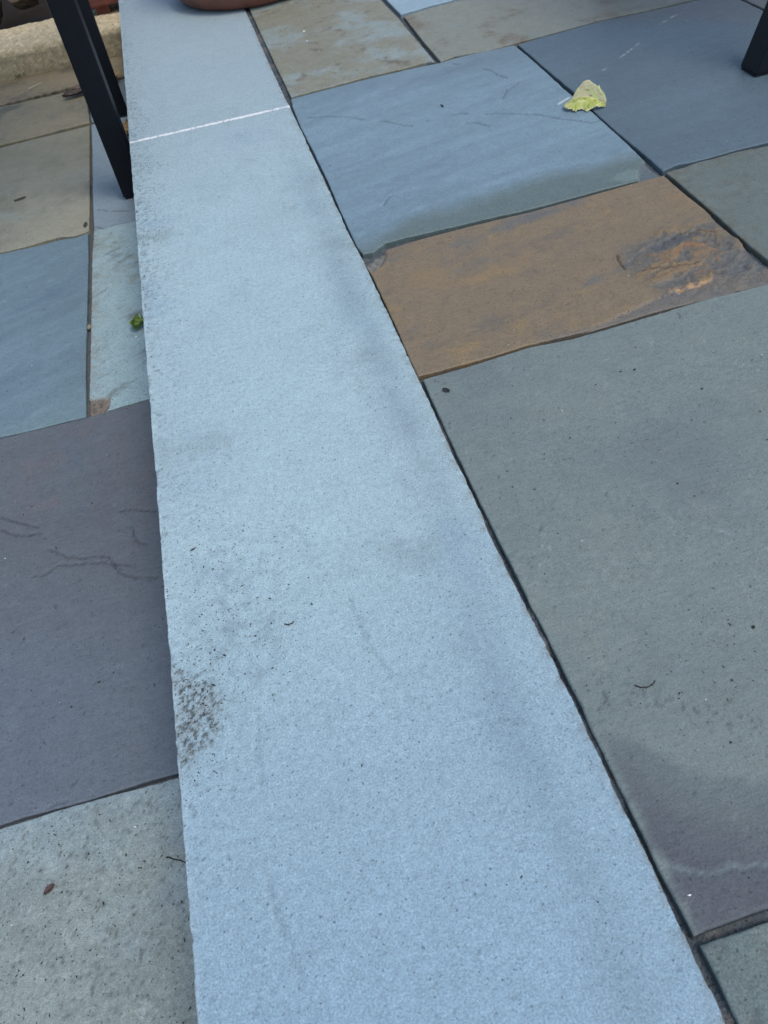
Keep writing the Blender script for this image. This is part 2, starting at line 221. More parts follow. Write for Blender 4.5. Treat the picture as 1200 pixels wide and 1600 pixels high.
def leaf_mat(name, rough=.55):
    mt, n, b = new_mat(name); at = add(n, 'ShaderNodeAttribute'); at.attribute_name = 'col'
    geo = add(n, 'ShaderNodeNewGeometry')
    f = ramp(n, noise(n, geo.outputs['Position'], 420, 3, .6), .3, .7, .86, 1.14)
    mx = add(n, 'ShaderNodeVectorMath', operation='SCALE'); n.links.new(at.outputs['Color'], mx.inputs[0]); n.links.new(f, mx.inputs['Scale'])
    n.links.new(mx.outputs[0], b.inputs['Base Color']); b.inputs['Roughness'].default_value = rough
    b.inputs['Specular IOR Level'].default_value = .3
    bp = add(n, 'ShaderNodeBump'); bp.inputs['Strength'].default_value = .5; bp.inputs['Distance'].default_value = .0008
    n.links.new(noise(n, geo.outputs['Position'], 260, 3, .6), bp.inputs['Height']); n.links.new(bp.outputs[0], b.inputs['Normal'])
    return mt
M['leaf'] = leaf_mat('leaf')

# ------------------------------------------------------------------ mesh building
def mesh_obj(name, V, Fq, mat, parent=None, C=None, smooth=True, origin=None):
    V = np.asarray(V, float)
    if origin is not None: V = V-np.asarray(origin)
    me = bpy.data.meshes.new(name)
    Fq = np.asarray(Fq, dtype=np.int32)
    if Fq.ndim == 2:
        k = Fq.shape[1]
        me.vertices.add(len(V)); me.vertices.foreach_set('co', V.astype(np.float32).ravel())
        me.loops.add(Fq.size); me.loops.foreach_set('vertex_index', Fq.ravel())
        me.polygons.add(len(Fq)); me.polygons.foreach_set('loop_start', np.arange(0, Fq.size, k, dtype=np.int32))
    me.update(calc_edges=True); me.validate()
    if C is not None:
        a = me.attributes.new('col', 'FLOAT_COLOR', 'POINT')
        a.data.foreach_set('color', np.c_[np.clip(C, 0, 1), np.ones(len(C))].astype(np.float32).ravel())
    me.polygons.foreach_set('use_smooth', np.full(len(me.polygons), smooth))
    me.materials.append(mat)
    o = bpy.data.objects.new(name, me); col.objects.link(o)
    if origin is not None: o.location = origin
    if parent: o.parent = parent
    return o
def bm_obj(name, bm, mat, parent=None, smooth=False, loc=None):
    me = bpy.data.meshes.new(name); bmesh.ops.recalc_face_normals(bm, faces=bm.faces); bm.to_mesh(me); bm.free()
    me.materials.append(mat); me.polygons.foreach_set('use_smooth', [smooth]*len(me.polygons))
    o = bpy.data.objects.new(name, me); col.objects.link(o)
    if loc: o.location = loc
    if parent: o.parent = parent
    return o
def resample(line, n, spacing):
    L = np.array(line, float); s = np.r_[0, np.cumsum(np.hypot(*np.diff(L, axis=0).T))]; t = spacing*s[-1]
    return np.c_[np.interp(t, s, L[:, 0]), np.interp(t, s, L[:, 1])]
def axis_params(length, res):
    e = np.array([0, .0007, .0016, .0028, .0045, .007])/length
    n = max(4, int(round(length*(1-2*e[-1])/res)))
    return np.r_[e[:-1], np.linspace(e[-1], 1-e[-1], n), (1-e[:-1])[::-1]]
def slab(key, name, z0, thick, fn, mat, label, cat, group, res=.003, chip=.0007, rnd=.0013, seed=1):
    B, R, T, L = [np.array(e, float) for e in SLAB[key]]
    ln = lambda e: np.hypot(*np.diff(e, axis=0).T).sum()
    u = axis_params((ln(B)+ln(T))/2, res); v = axis_params((ln(L)+ln(R))/2, res)
    def edge(e, t, sd):
        p = resample(e, len(t), t); s = t*ln(e)
        q = np.array(e[-1])-np.array(e[0]); q /= np.hypot(*q); nrm = np.array([-q[1], q[0]])
        j = chip*(fbm(s, s*0, 45, 3, sd)+.6*fbm(s, s*0+5, 260, 3, sd+9))
        return p+nrm*(j*np.clip(np.minimum(t, 1-t)*20, 0, 1))[:, None]
    b, t_, l, r = edge(B, u, seed), edge(T, u, seed+1), edge(L, v, seed+2), edge(R, v, seed+3)
    l[0], l[-1], r[0], r[-1] = b[0], t_[0], b[-1], t_[-1]
    uu, vv = u[None, :, None], v[:, None, None]
    G = (1-vv)*b[None]+vv*t_[None]+(1-uu)*l[:, None]+uu*r[:, None]-((1-uu)*(1-vv)*b[0]+uu*(1-vv)*b[-1]+(1-uu)*vv*t_[0]+uu*vv*t_[-1])
    nv, nu = len(v), len(u)
    x = G[..., 0].ravel(); y = G[..., 1].ravel()
    W = (ln(B)+ln(T))/2; H = (ln(L)+ln(R))/2
    U = np.broadcast_to(u[None], (nv, nu)).ravel(); Vv = np.broadcast_to(v[:, None], (nv, nu)).ravel()
    ed = dict(l=U*W, r=(1-U)*W, b=Vv*H, t=(1-Vv)*H)
    dm = np.minimum(np.minimum(ed['l'], ed['r']), np.minimum(ed['b'], ed['t']))
    h, C = fn(x, y, dm, ed)
    rr = rnd*(1+.7*fbm(x, y, 60, 3, seed+21)); rr = np.clip(rr, .0006, 1)
    tt = np.clip(1-dm/rr, 0, 1)
    z = z0+h-rr*(1-np.sqrt(np.clip(1-tt*tt, 0, 1)))
    idx = np.arange(nv*nu).reshape(nv, nu)
    Fq = np.stack([idx[:-1, :-1], idx[:-1, 1:], idx[1:, 1:], idx[1:, :-1]], -1).reshape(-1, 4)
    ring = np.r_[idx[0, :-1], idx[:-1, -1], idx[-1, :0:-1], idx[:0:-1, 0]]
    V = np.c_[x, y, z]; top = V[ring]; bot = top.copy(); bot[:, 2] = z0-thick
    n0 = len(V); k = len(ring); i = np.arange(k); j = (i+1) % k
    Fs = np.stack([n0+i, n0+k+i, n0+k+j, n0+j], -1)
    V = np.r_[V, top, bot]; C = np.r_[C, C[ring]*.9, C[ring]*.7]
    org = np.array([x.mean(), y.mean(), z0-thick])
    o = mesh_obj(name, V, np.r_[Fq, Fs], mat, None, C, True, org)
    return tag(o, label, cat, group)
def grid_sheet(name, x0, x1, y0, y1, nx, ny, hz, hc, mat):
    X, Y = np.meshgrid(np.linspace(x0, x1, nx), np.linspace(y0, y1, ny)); x, y = X.ravel(), Y.ravel()
    idx = np.arange(nx*ny).reshape(ny, nx)
    Fq = np.stack([idx[:-1, :-1], idx[:-1, 1:], idx[1:, 1:], idx[1:, :-1]], -1).reshape(-1, 4)
    return mesh_obj(name, np.c_[x, y, hz(x, y)], Fq, mat, None, hc(x, y))
def box_bm(bm, c, s, rz=0, taper=1.0, bev=0.0):
    r = bmesh.ops.create_cube(bm, size=1.0); vs = r['verts']
    for v in vs:
        k = taper if v.co.z > 0 else 1.0
        v.co = Vector((v.co.x*s[0]*k, v.co.y*s[1]*k, v.co.z*s[2]))
    if rz: bmesh.ops.rotate(bm, verts=vs, cent=(0, 0, 0), matrix=Matrix.Rotation(rz, 3, 'Z'))
    bmesh.ops.translate(bm, verts=vs, vec=c)
    if bev:
        es = list({e for v in vs for e in v.link_edges}); bmesh.ops.bevel(bm, geom=es, offset=bev, segments=2, affect='EDGES', profile=.6)
def bar(p0, p1, wx, wy, bev=.003):
    """square tube between two points, sides facing x and y, both ends cut level"""
    bm = bmesh.new(); p0, p1 = Vector(p0), Vector(p1)
    a = [bm.verts.new(p0+Vector((sx*wx/2, sy*wy/2, 0))) for sx, sy in ((-1, -1), (1, -1), (1, 1), (-1, 1))]
    b = [bm.verts.new(p1+Vector((sx*wx/2, sy*wy/2, 0))) for sx, sy in ((-1, -1), (1, -1), (1, 1), (-1, 1))]
    bm.faces.new(a[::-1]); bm.faces.new(b)
    for i in range(4): bm.faces.new((a[i], a[(i+1) % 4], b[(i+1) % 4], b[i]))
    bmesh.ops.bevel(bm, geom=list(bm.edges), offset=bev, segments=2, affect='EDGES', profile=.6)
    return bm
def lathe(prof, seg=96):
    bm = bmesh.new(); rings = []
    for r, z in prof:
        rings.append([bm.verts.new((r*math.cos(2*math.pi*i/seg), r*math.sin(2*math.pi*i/seg), z)) for i in range(seg)] if r > 1e-6 else [bm.verts.new((0, 0, z))])
    for a, b in zip(rings[:-1], rings[1:]):
        for i in range(seg):
            j = (i+1) % seg
            q = [a[i % len(a)], a[j % len(a)], b[j % len(b)], b[i % len(b)]]
            u = []
            for v in q:
                if v not in u: u.append(v)
            if len(u) > 2: bm.faces.new(u)
    return bm
def tube(pts, rads, seg=6):
    bm = bmesh.new(); prev = None; P = [Vector(p) for p in pts]
    for k, p in enumerate(P):
        t = (P[min(k+1, len(P)-1)]-P[max(k-1, 0)]).normalized(); s = t.cross(Vector((0, 0, 1)))
        s = s.normalized() if s.length > 1e-4 else Vector((1, 0, 0)); q = s.cross(t)
        ring = [bm.verts.new(p+(s*math.cos(2*math.pi*i/seg)+q*math.sin(2*math.pi*i/seg))*rads[k]) for i in range(seg)]
        if prev:
            for i in range(seg): bm.faces.new((prev[i], prev[(i+1) % seg], ring[(i+1) % seg], ring[i]))
        else: bm.faces.new(ring[::-1])
        prev = ring
    bm.faces.new(prev); return bm

# ------------------------------------------------------------------ stone looks: each returns height and albedo
def base_h(x, y, amp, seed, rot=.25):
    return amp*(fbm(x, y, 7, 4, seed, .5, rot, .4)+.35*fbm(x, y, 40, 3, seed+5, .55, rot, .35))
def groove(x, y, h, lines, width=.0011, depth=.0022, C=None, dark=.55):
    for l in lines:
        xx = x+.0012*fbm(x, y, 90, 2, 77); yy = y+.0012*fbm(x, y, 90, 2, 78)
        dd, s = pdist(xx, yy, l); k = np.exp(-(dd/width)**2)
        h = h-depth*k-.0004*np.exp(-dd/.010)*(s < 0)
        if C is not None: C = C*(1-dark*k)[:, None]
    return h, C
def veins(x, y, c, seed, rot, amt, s=9, st=.22):
    """cleavage colouring: long soft bands"""
    return c*(1+amt*fbm(x, y, s, 5, seed, .6, rot, st))[:, None]
def blotch(x, y, c, c2, s, lo, hi, seed, oct=7, rough=.68, rot=0., st=1.):
    return mix(c, np.broadcast_to(c2, c.shape), ss(lo, hi, fbm(x, y, s, oct, seed, rough, rot, st)))
def solid(x, c): return np.tile(np.asarray(c, float), (len(x), 1))
def speck(x, y, c, seed, dens, dark=.45, s=160):
    return c*(1-dark*ss(.62-dens, .72-dens, fbm(x, y, s, 2, seed, .5)))[:, None]
def edge_dirt(c, ed, sides, w, col_, x, y, seed, amt=.8):
    for s in sides:
        k = np.exp(-ed[s]/w)*ss(-.35, .35, fbm(x, y, 70, 3, seed+ord(s)))*amt; c = mix(c, np.broadcast_to(col_, c.shape), k)
    return c

def f_coping(x, y, dm, ed):
    c = solid(x, alb(153, 175, 189))
    c = blotch(x, y, c, alb(161, 184, 198), 3, -.2, .4, 11); c = blotch(x, y, c, alb(140, 164, 188), 4, .02, .6, 12)
    c = blotch(x, y, c, alb(136, 155, 166), 9, .12, .6, 27); c = mix(c, np.broadcast_to(alb(160, 184, 199), c.shape), np.exp(-((x-.13)/.09)**2)*np.exp(-((y-.75)/.4)**2)*.7)  # last mix paints a soft highlight into the middle of the coping
    c = mix(c, np.broadcast_to(alb(153, 171, 187), c.shape), ss(1.1, 1.9, y)*.8)
    c = mix(c, np.broadcast_to(alb(128, 156, 182), c.shape), (1-ss(.05, .55, y))*.8)  # shading towards the near end, painted into the stone colour
    wob = .010*fbm(x, y, 3, 2, 14)
    c = mix(c, np.broadcast_to(alb(118, 138, 154), c.shape), np.exp(-((.270-x+wob)/.020)**2)*ss(.25, .6, y)*(1-ss(1.0, 1.5, y))*.5*ss(-.8, .3, fbm(x, y, 16, 5, 28, .65)))
    c = mix(c, np.broadcast_to(alb(118, 140, 160), c.shape), np.exp(-((.255-x+wob)/.018)**2)*ss(.02, .2, .5-y)*.5*ss(-.8, .3, fbm(x, y, 14, 5, 30, .65)))
    c = mix(c, np.broadcast_to(alb(112, 124, 134), c.shape), np.exp(-ed['l']/.028)*ss(-.15, .4, fbm(x, y, 95, 5, 15, .7))*ss(.75, 1.0, y)*.85)
    c = speck(x, y, c, 16, .10, .30, 240)
    k = np.exp(-ed['l']/.035)*ss(.15, .45, fbm(x, y, 130, 3, 17, .6))*ss(-.25, .25, fbm(x, y, 9, 2, 18)); c = mix(c, np.broadcast_to(alb(88, 96, 104), c.shape), k*.75)
    xm = x+.006*fbm(x, y, 80, 3, 25); ym = y+.006*fbm(x, y, 80, 3, 26)
    li = spoly(xm, ym, FEAT['lichen'][0], .012)
    c = mix(c, np.broadcast_to(alb(124, 128, 131), c.shape), li*.55*ss(-.35, .2, fbm(x, y, 90, 4, 33, .7)))
    c = mix(c, np.broadcast_to(alb(68, 72, 70), c.shape), np.clip(li*1.4, 0, 1)*ss(.02, .17, fbm(x, y, 230, 4, 19, .7))*.9)
    band = np.exp(-((x-.06)/.05)**2)*np.exp(-((y-.42)/.10)**2)
    c = mix(c, np.broadcast_to(alb(112, 130, 145), c.shape), band*ss(-.2, .4, fbm(x, y, 60, 4, 20))*.45)
    c = edge_dirt(c, ed, 'r', .004, alb(112, 112, 108), x, y, 21, .75)
    c = mix(c, np.broadcast_to(alb(190, 207, 220), c.shape), np.exp(-ed['l']/.0016)*.7)
    h = .00035*fbm(x, y, 20, 3, 22)+.00028*fbm(x, y, 180, 2, 23)
    for l in FEAT['cop_dents']:
        dd, _ = pdist(x, y, l); k = np.exp(-(dd/.0028)**2); h = h-.0007*k; c = c*(1-.11*k)[:, None]
    h = h-.0022*np.exp(-ed['l']/.0025)*ss(.05, .5, fbm(x, y, 75, 3, 24))
    h = h-.0020*np.exp(-ed['r']/.002)*ss(.1, .5, fbm(x, y, 75, 3, 29))
    return h, c
def f_mottled(x, y, dm, ed):
    c = solid(x, alb(130, 131, 122)); c = blotch(x, y, c, alb(136, 148, 152), 7, -.1, .25, 31)
    c = blotch(x, y, c, alb(106, 100, 90), 16, .12, .4, 32); c = blotch(x, y, c, alb(128, 128, 120), 22, .1, .4, 33)
    c = speck(x, y, c, 34, .14, .4, 110)
    return base_h(x, y, .0016, 35), c
def f_beige(x, y, dm, ed):
    c = solid(x, alb(129, 132, 127)); c = blotch(x, y, c, alb(112, 104, 92), 8, .02, .4, 41); c = blotch(x, y, c, alb(124, 134, 134), 6, .1, .4, 42)
    c = mix(c, np.broadcast_to(alb(100, 104, 102), c.shape), ss(.85, 1.15, x)*.6); c = speck(x, y, c, 43, .10, .4, 110)  # darker to the right: shade of the table painted into the colour
    return base_h(x, y, .0016, 44), c
def f_pale(x, y, dm, ed):
    return base_h(x, y, .0012, 51), veins(x, y, solid(x, alb(142, 166, 186)), 52, .2, .12)
def f_blue(x, y, dm, ed):
    c = veins(x, y, veins(x, y, solid(x, alb(115, 138, 157)), 61, .25, .20), 69, .18, .17, 34, .16); c = blotch(x, y, c, alb(102, 119, 140), 6, .1, .6, 62, 7, .68, .25, .35)
    dd, s = pdist(x+.01*fbm(x, y, 20, 3, 66), y+.02*fbm(x, y, 14, 4, 63), FEAT['blue_green'][0]); g = np.where(s < 0, ss(0, .05, dd)*.9+.1*ss(0, .01, dd), 0)
    c = mix(c, veins(x, y, solid(x, alb(95, 110, 114)), 64, .25, .12), g)
    c = mix(c, np.broadcast_to(alb(138, 160, 180), c.shape), np.exp(-(dd/.006)**2)*ss(.0, .4, fbm(x, y, 14, 3, 65))*.5)
    c = mix(c, np.broadcast_to(alb(100, 112, 124), c.shape), ss(1.42, 1.56, y)*ss(.45, .7, x)*.5)
    h = base_h(x, y, .0022, 67); h, c = groove(x, y, h, FEAT['blue_cracks'], .0012, .0024, c, .38)
    xx = x+.002*fbm(x, y, 90, 2, 68); dd, s = pdist(xx, y, FEAT['blue_step'][0]); near = (x > .70) & (y < 1.02)
    lo = np.where(near & (s > 0), ss(0, .0016, dd), 0); h = h-.0045*lo
    c = mix(c, np.broadcast_to(alb(92, 102, 112), c.shape), lo)
    fl = spoly(x, y, FEAT['blue_flake'][0], .0035); h = h+.0006*fl*0; c = mix(c, np.broadcast_to(alb(122, 140, 142), c.shape), fl*.4)
    for k in (0, 1):
        dd, s = pdist(x, y, FEAT['white_scratch'][0]); c = mix(c, np.broadcast_to(alb(205, 215, 222), c.shape), np.exp(-(dd/.0016)**2)*.7)
    return h, c
def f_dark(x, y, dm, ed):
    c = veins(x, y, veins(x, y, solid(x, alb(87, 104, 119)), 71, .25, .16), 75, .1, .12, 40, .15); c = mix(c, np.broadcast_to(alb(78, 94, 110), c.shape), ss(.9, 1.15, x)*.6)  # right side darkened in the colour to paint in the table's shade
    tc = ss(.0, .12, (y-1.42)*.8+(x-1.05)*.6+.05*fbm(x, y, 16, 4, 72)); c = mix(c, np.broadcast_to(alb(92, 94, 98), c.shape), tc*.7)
    for l in FEAT['white_scratch'][1:]:
        dd, s = pdist(x, y, l); c = mix(c, np.broadcast_to(alb(170, 184, 192), c.shape), np.exp(-(dd/.0017)**2)*ss(-.2, .3, fbm(x, y, 90, 2, 73))*.75)
    return base_h(x, y, .0016, 74), c
def f_rightfar(x, y, dm, ed):
    return base_h(x, y, .0016, 81), veins(x, y, solid(x, alb(98, 100, 102)), 82, .2, .14)
def f_gg(x, y, dm, ed):
    c = veins(x, y, solid(x, alb(100, 111, 112)), 91, .2, .14); c = blotch(x, y, c, alb(112, 124, 126), 9, .1, .5, 92); c = blotch(x, y, c, alb(92, 94, 88), 12, .15, .5, 93)
    c = edge_dirt(c, ed, 'tl', .02, alb(98, 94, 84), x, y, 94, .8)
    return base_h(x, y, .002, 95), speck(x, y, c, 96, .08, .35, 120)
def f_rust(x, y, dm, ed):
    c = solid(x, alb(122, 108, 91)); c = blotch(x, y, c, alb(130, 112, 88), 6, -.05, .45, 101, 5, .6, .3, .5)
    c = blotch(x, y, c, alb(100, 100, 100), 11, .12, .5, 102, 5, .6, .3, .5); c = blotch(x, y, c, alb(108, 100, 92), 13, .05, .4, 121, 8, .75, .3, .5); c = blotch(x, y, c, alb(136, 116, 87), 18, .05, .45, 103, 8, .75, .3, .6); c = blotch(x, y, c, alb(108, 96, 84), 70, .2, .5, 122, 4, .75)
    xm = x+.034*fbm(x, y, 22, 5, 104); ym = y+.022*fbm(x, y, 26, 5, 105)
    pt = spoly(xm, ym, FEAT['rust_patch'][0], .018)
    pc = solid(x, alb(96, 98, 98)); pc = blotch(x, y, pc, alb(84, 90, 100), 30, .0, .3, 106, 4, .6, .3, .35); pc = blotch(x, y, pc, alb(112, 104, 92), 40, .1, .35, 107, 4, .6, .3, .35)
    fl = fbm(xm, ym, 26, 6, 117, .68, .3, .42)
    pc = mix(solid(x, alb(92, 94, 96)), np.broadcast_to(alb(124, 106, 84), pc.shape), ss(-.05, .22, fl)); pc = mix(pc, np.broadcast_to(alb(76, 80, 90), pc.shape), ss(.08, .35, -fl)*.9)
    br = spoly(xm, ym, FEAT['rust_bright'][0], .016)*ss(.0, .25, fbm(xm, ym, 34, 6, 108, .7, .3, .45)); pc = mix(pc, np.broadcast_to(alb(146, 106, 74), pc.shape), br*.8)
    c = mix(c, pc, pt*.9)
    h = base_h(x, y, .0018, 109)+pt*(.0016*fbm(x, y, 45, 4, 110, .6, .3, .4)+.0085*np.round(fl*7)/7)
    xx = x+.004*fbm(x, y, 110, 3, 111); yy = y+.003*fbm(x, y, 110, 3, 112)
    dd, s = pdist(xx, yy, FEAT['rust_ledge'][0]); lo = np.where((s < 0), ss(0, .0018, dd), 0)*(1-ss(.10, .16, dd)); h = h-.0024*lo
    c = mix(c, np.broadcast_to(alb(97, 101, 106), c.shape), lo*.6)
    tn = spoly(xx+.005*fbm(x, y, 70, 4, 118), yy+.004*fbm(x, y, 70, 4, 119), FEAT['rust_tan'][0], .003)*ss(-.25, .15, fbm(x, y, 120, 4, 120, .65)); c = mix(c, np.broadcast_to(alb(172, 140, 108), c.shape), tn*.9); h = h-.001*tn+.0012*tn*fbm(x, y, 200, 3, 113)
    h, c = groove(x, y, h, FEAT['rust_cracks'], .0013, .0028, c)
    ch = spoly(xx, yy, FEAT['rust_chip'][0], .003); h = h-ch*(.005+.004*fbm(x, y, 120, 3, 114)); c = mix(c, blotch(x, y, solid(x, alb(112, 112, 112)), alb(165, 166, 164), 220, .15, .4, 115), ch*.9)
    return h, speck(x, y, c, 116, .05, .4, 130)
def f_large(x, y, dm, ed):
    c = veins(x, y, solid(x, alb(112, 124, 127)), 121, .1, .10); c = blotch(x, y, c, alb(104, 115, 121), 4, .0, .6, 122); c = blotch(x, y, c, alb(121, 131, 130), 7, .02, .5, 123)
    yy = y+.006*fbm(x, y, 40, 4, 124); dd, s = pdist(x, yy, FEAT['large_dark'][0]); dk = np.where(s < 0, ss(0, .010, dd)*.42+ss(0, .07, dd)*.58, 0)
    dk = dk*ss(.306, .320, x+.008*fbm(x, y, 60, 3, 130))
    c = mix(c, veins(x, y, solid(x, alb(81, 87, 97)), 125, .1, .10), dk)
    di = spoly(x+.01*fbm(x, y, 50, 3, 131), y+.01*fbm(x, y, 50, 3, 132), FEAT['large_dirt'][0], .02)
    c = mix(c, np.broadcast_to(alb(70, 79, 83), c.shape), di*ss(.10, .30, fbm(x, y, 150, 4, 126, .7))*ss(-.2, .2, fbm(x, y, 22, 4, 136, .65))*.85)
    c = mix(c, np.broadcast_to(alb(148, 166, 176), c.shape), ss(.36, .5, fbm(x, y, 150, 3, 127, .6, .9, .4))*ss(.0, .4, fbm(x, y, 10, 3, 128))*(1-dk)*.45)
    h = base_h(x, y, .0012, 129)
    for l in FEAT['large_lines']:
        xx = x+.004*fbm(x, y, 60, 3, 133); y2 = y+.004*fbm(x, y, 60, 3, 134); dd, s = pdist(xx, y2, l); reach = np.exp(-(dd/.03)**2)
        h = h+.0011*np.where(s < 0, ss(0, .0025, dd), 0)*reach
        c = mix(c, np.broadcast_to(alb(136, 150, 156), c.shape), np.exp(-(dd/.0017)**2)*.45*ss(-.5, .1, fbm(x, y, 50, 3, 137)))
    return h, speck(x, y, c, 135, .06, .4, 140)
def f_near(x, y, dm, ed):
    c = solid(x, alb(97, 111, 115)); c = blotch(x, y, c, alb(112, 122, 122), 20, .0, .5, 141); c = blotch(x, y, c, alb(80, 88, 94), 45, .15, .5, 142)
    return base_h(x, y, .0014, 143), speck(x, y, c, 144, .18, .4, 150)
def f_lbeige(x, y, dm, ed):
    c = solid(x, alb(148, 147, 136)); c = blotch(x, y, c, alb(124, 126, 114), 5, -.1, .4, 151); c = blotch(x, y, c, alb(144, 148, 143), 8, .1, .5, 152)
    c = mix(c, np.broadcast_to(alb(120, 119, 104), c.shape), ss(1.75, 2.1, y)*.6)  # far end toned down: painted shade from the round table
    return base_h(x, y, .0012, 153), speck(x, y, c, 154, .04, .4, 120)
def f_lblue(x, y, dm, ed):
    c = veins(x, y, solid(x, alb(108, 130, 147)), 161, .45, .2, 12, .2); c = veins(x, y, c, 164, .4, .18, 36, .15); c = blotch(x, y, c, alb(97, 117, 138), 6, .1, .5, 162, 5, .6, .45, .3)
    c = mix(c, np.broadcast_to(alb(118, 140, 152), c.shape), np.exp(-ed['b']/.05)*.6)
    return base_h(x, y, .0024, 163, .45), c
def f_lpale(x, y, dm, ed):
    c = solid(x, alb(147, 171, 184)); c = mix(c, blotch(x, y, c, alb(134, 147, 146), 7, -.12, .2, 171), ss(1.2, 1.32, y)*.9); c = blotch(x, y, c, alb(152, 178, 196), 5, .1, .5, 172)
    c = blotch(x, y, c, alb(112, 126, 132), 30, .12, .5, 173, 5, .65, .6, .4); c = edge_dirt(c, ed, 'l', .012, alb(136, 126, 112), x, y, 174, .7)
    h = base_h(x, y, .0020, 175, .6)
    xx = x+.002*fbm(x, y, 120, 2, 176); ch = spoly(xx, y, FEAT['pale_chip'][0], .0022); h = h-ch*(.004+.004*fbm(x, y, 100, 3, 177))
    c = mix(c, blotch(x, y, solid(x, alb(124, 112, 104)), alb(70, 64, 60), 140, .05, .3, 178), ch*.95)
    return h, speck(x, y, c, 179, .06, .3, 130)
def f_lstrip(x, y, dm, ed):
    c = veins(x, y, solid(x, alb(130, 146, 162)), 181, .5, .12); h = base_h(x, y, .0018, 182); h, c = groove(x, y, h, FEAT['strip_cracks'], .0018, .0022, c)
    return h, speck(x, y, c, 183, .04, .35, 120)
def f_lpurple(x, y, dm, ed):
    c = veins(x, y, solid(x, alb(96, 102, 113)), 191, .2, .10); c = blotch(x, y, c, alb(92, 103, 117), 5, .0, .5, 192); c = blotch(x, y, c, alb(102, 102, 110), 7, .1, .5, 193)
    h = base_h(x, y, .0020, 194); h, c = groove(x, y, h, FEAT['purple_cracks'], .0012, .0020, c, .5)
    c = mix(c, np.broadcast_to(alb(100, 111, 127), c.shape), (1-ss(.45, .75, y))*.7); c = blotch(x, y, c, alb(74, 82, 94), 60, .28, .5, 195)  # bluer near part paints in the cooler light there
    return h, speck(x, y, c, 196, .08, .35, 150)
def f_lnear(x, y, dm, ed):
    c = solid(x, alb(139, 151, 154)); c = blotch(x, y, c, alb(144, 162, 175), 4, -.1, .45, 201); c = mix(c, np.broadcast_to(alb(144, 166, 184), c.shape), np.exp(-ed['t']/.04)*.5)
    c = blotch(x, y, c, alb(116, 126, 128), 95, .14, .38, 202, 4, .75)*(.88+.12*ss(-.3, .3, fbm(x, y, 10, 6, 203, .7)))[:, None]; c = blotch(x, y, c, alb(160, 172, 178), 60, .22, .5, 206, 4, .75)
    return base_h(x, y, .0014, 204), speck(x, y, c, 205, .20, .45, 190)
def f_lmott(x, y, dm, ed):
    c = solid(x, alb(136, 130, 113)); c = blotch(x, y, c, alb(100, 102, 92), 7, .0, .4, 211); c = blotch(x, y, c, alb(122, 121, 112), 18, .12, .4, 212)
    return base_h(x, y, .0030, 213, .5), speck(x, y, c, 214, .08, .4, 90)
def f_lback(x, y, dm, ed):
    c = solid(x, alb(136, 126, 108)); c = blotch(x, y, c, alb(108, 104, 96), 8, .0, .4, 221); c = edge_dirt(c, ed, 'bt', .02, alb(80, 74, 62), x, y, 222, .8)
    return base_h(x, y, .0016, 223), speck(x, y, c, 224, .08, .4, 90)
def f_lcorner(x, y, dm, ed):
    return base_h(x, y, .0016, 231), veins(x, y, solid(x, alb(112, 124, 136)), 232, .2, .12)

# ------------------------------------------------------------------ setting: ground, terrace body, joint beds
bm = bmesh.new(); bmesh.ops.create_grid(bm, x_segments=40, y_segments=40, size=60)
for v in bm.verts: v.co.z = -.182
tag(bm_obj('ground', bm, M['ground']), kind='structure')
bm = bmesh.new(); box_bm(bm, (1.53, .53, -.112), (3.0, 4.1, .176))
tag(bm_obj('terrace', bm, M['terrace']), kind='structure')
def bed_c(x, y):
    c = solid(x, (.08, .092, .096)); c = blotch(x, y, c, (.105, .108, .10), 40, .0, .4, 301); return c
tag(grid_sheet('joint_sand', .29, 1.72, -.54, 2.5, 420, 900, lambda x, y: -.0075+.0018*fbm(x, y, 40, 3, 302)+.0012*fbm(x, y, 200, 2, 303), bed_c, M['sand']), kind='structure')
tag(grid_sheet('lower_joint_sand', -1.02, .024, -.26, 2.74, 330, 900, lambda x, y: -.1675+.0022*fbm(x, y, 40, 3, 304)+.0012*fbm(x, y, 200, 2, 305), lambda x, y: blotch(x, y, solid(x, (.095, .10, .10)), (.11, .105, .095), 40, -.1, .3, 306), M['sand']), kind='structure')
def strip_k(y):
    k = 0*y
    for a, b, f in ((-.3, .052, .02), (.165, .26, .02), (.292, .345, .01), (.425, .47, .015), (.53, .61, .02), (1.585, 2.6, .03)):
        k = np.maximum(k, ss(a-f, a+f, y)*(1-ss(b-f, b+f, y)))
    return k
def strip_z(x, y): return -.0105+.0070*strip_k(y)*(.75+.5*fbm(x, y, 60, 2, 307))+.0016*fbm(x, y, 330, 2, 308)
def strip_c(x, y):
    c = solid(x, (.075, .088, .094)); k = strip_k(y)
    c = mix(c, np.broadcast_to((.13, .122, .112), c.shape), k*ss(-.1, .3, fbm(x, y, 25, 3, 309)))
    return blotch(x, y, c, (.24, .23, .21), 260, .35, .5, 310)
tag(grid_sheet('coping_joint_sand', .2985, .3190, -.54, 2.5, 16, 2200, strip_z, strip_c, M['sand']), kind='structure')

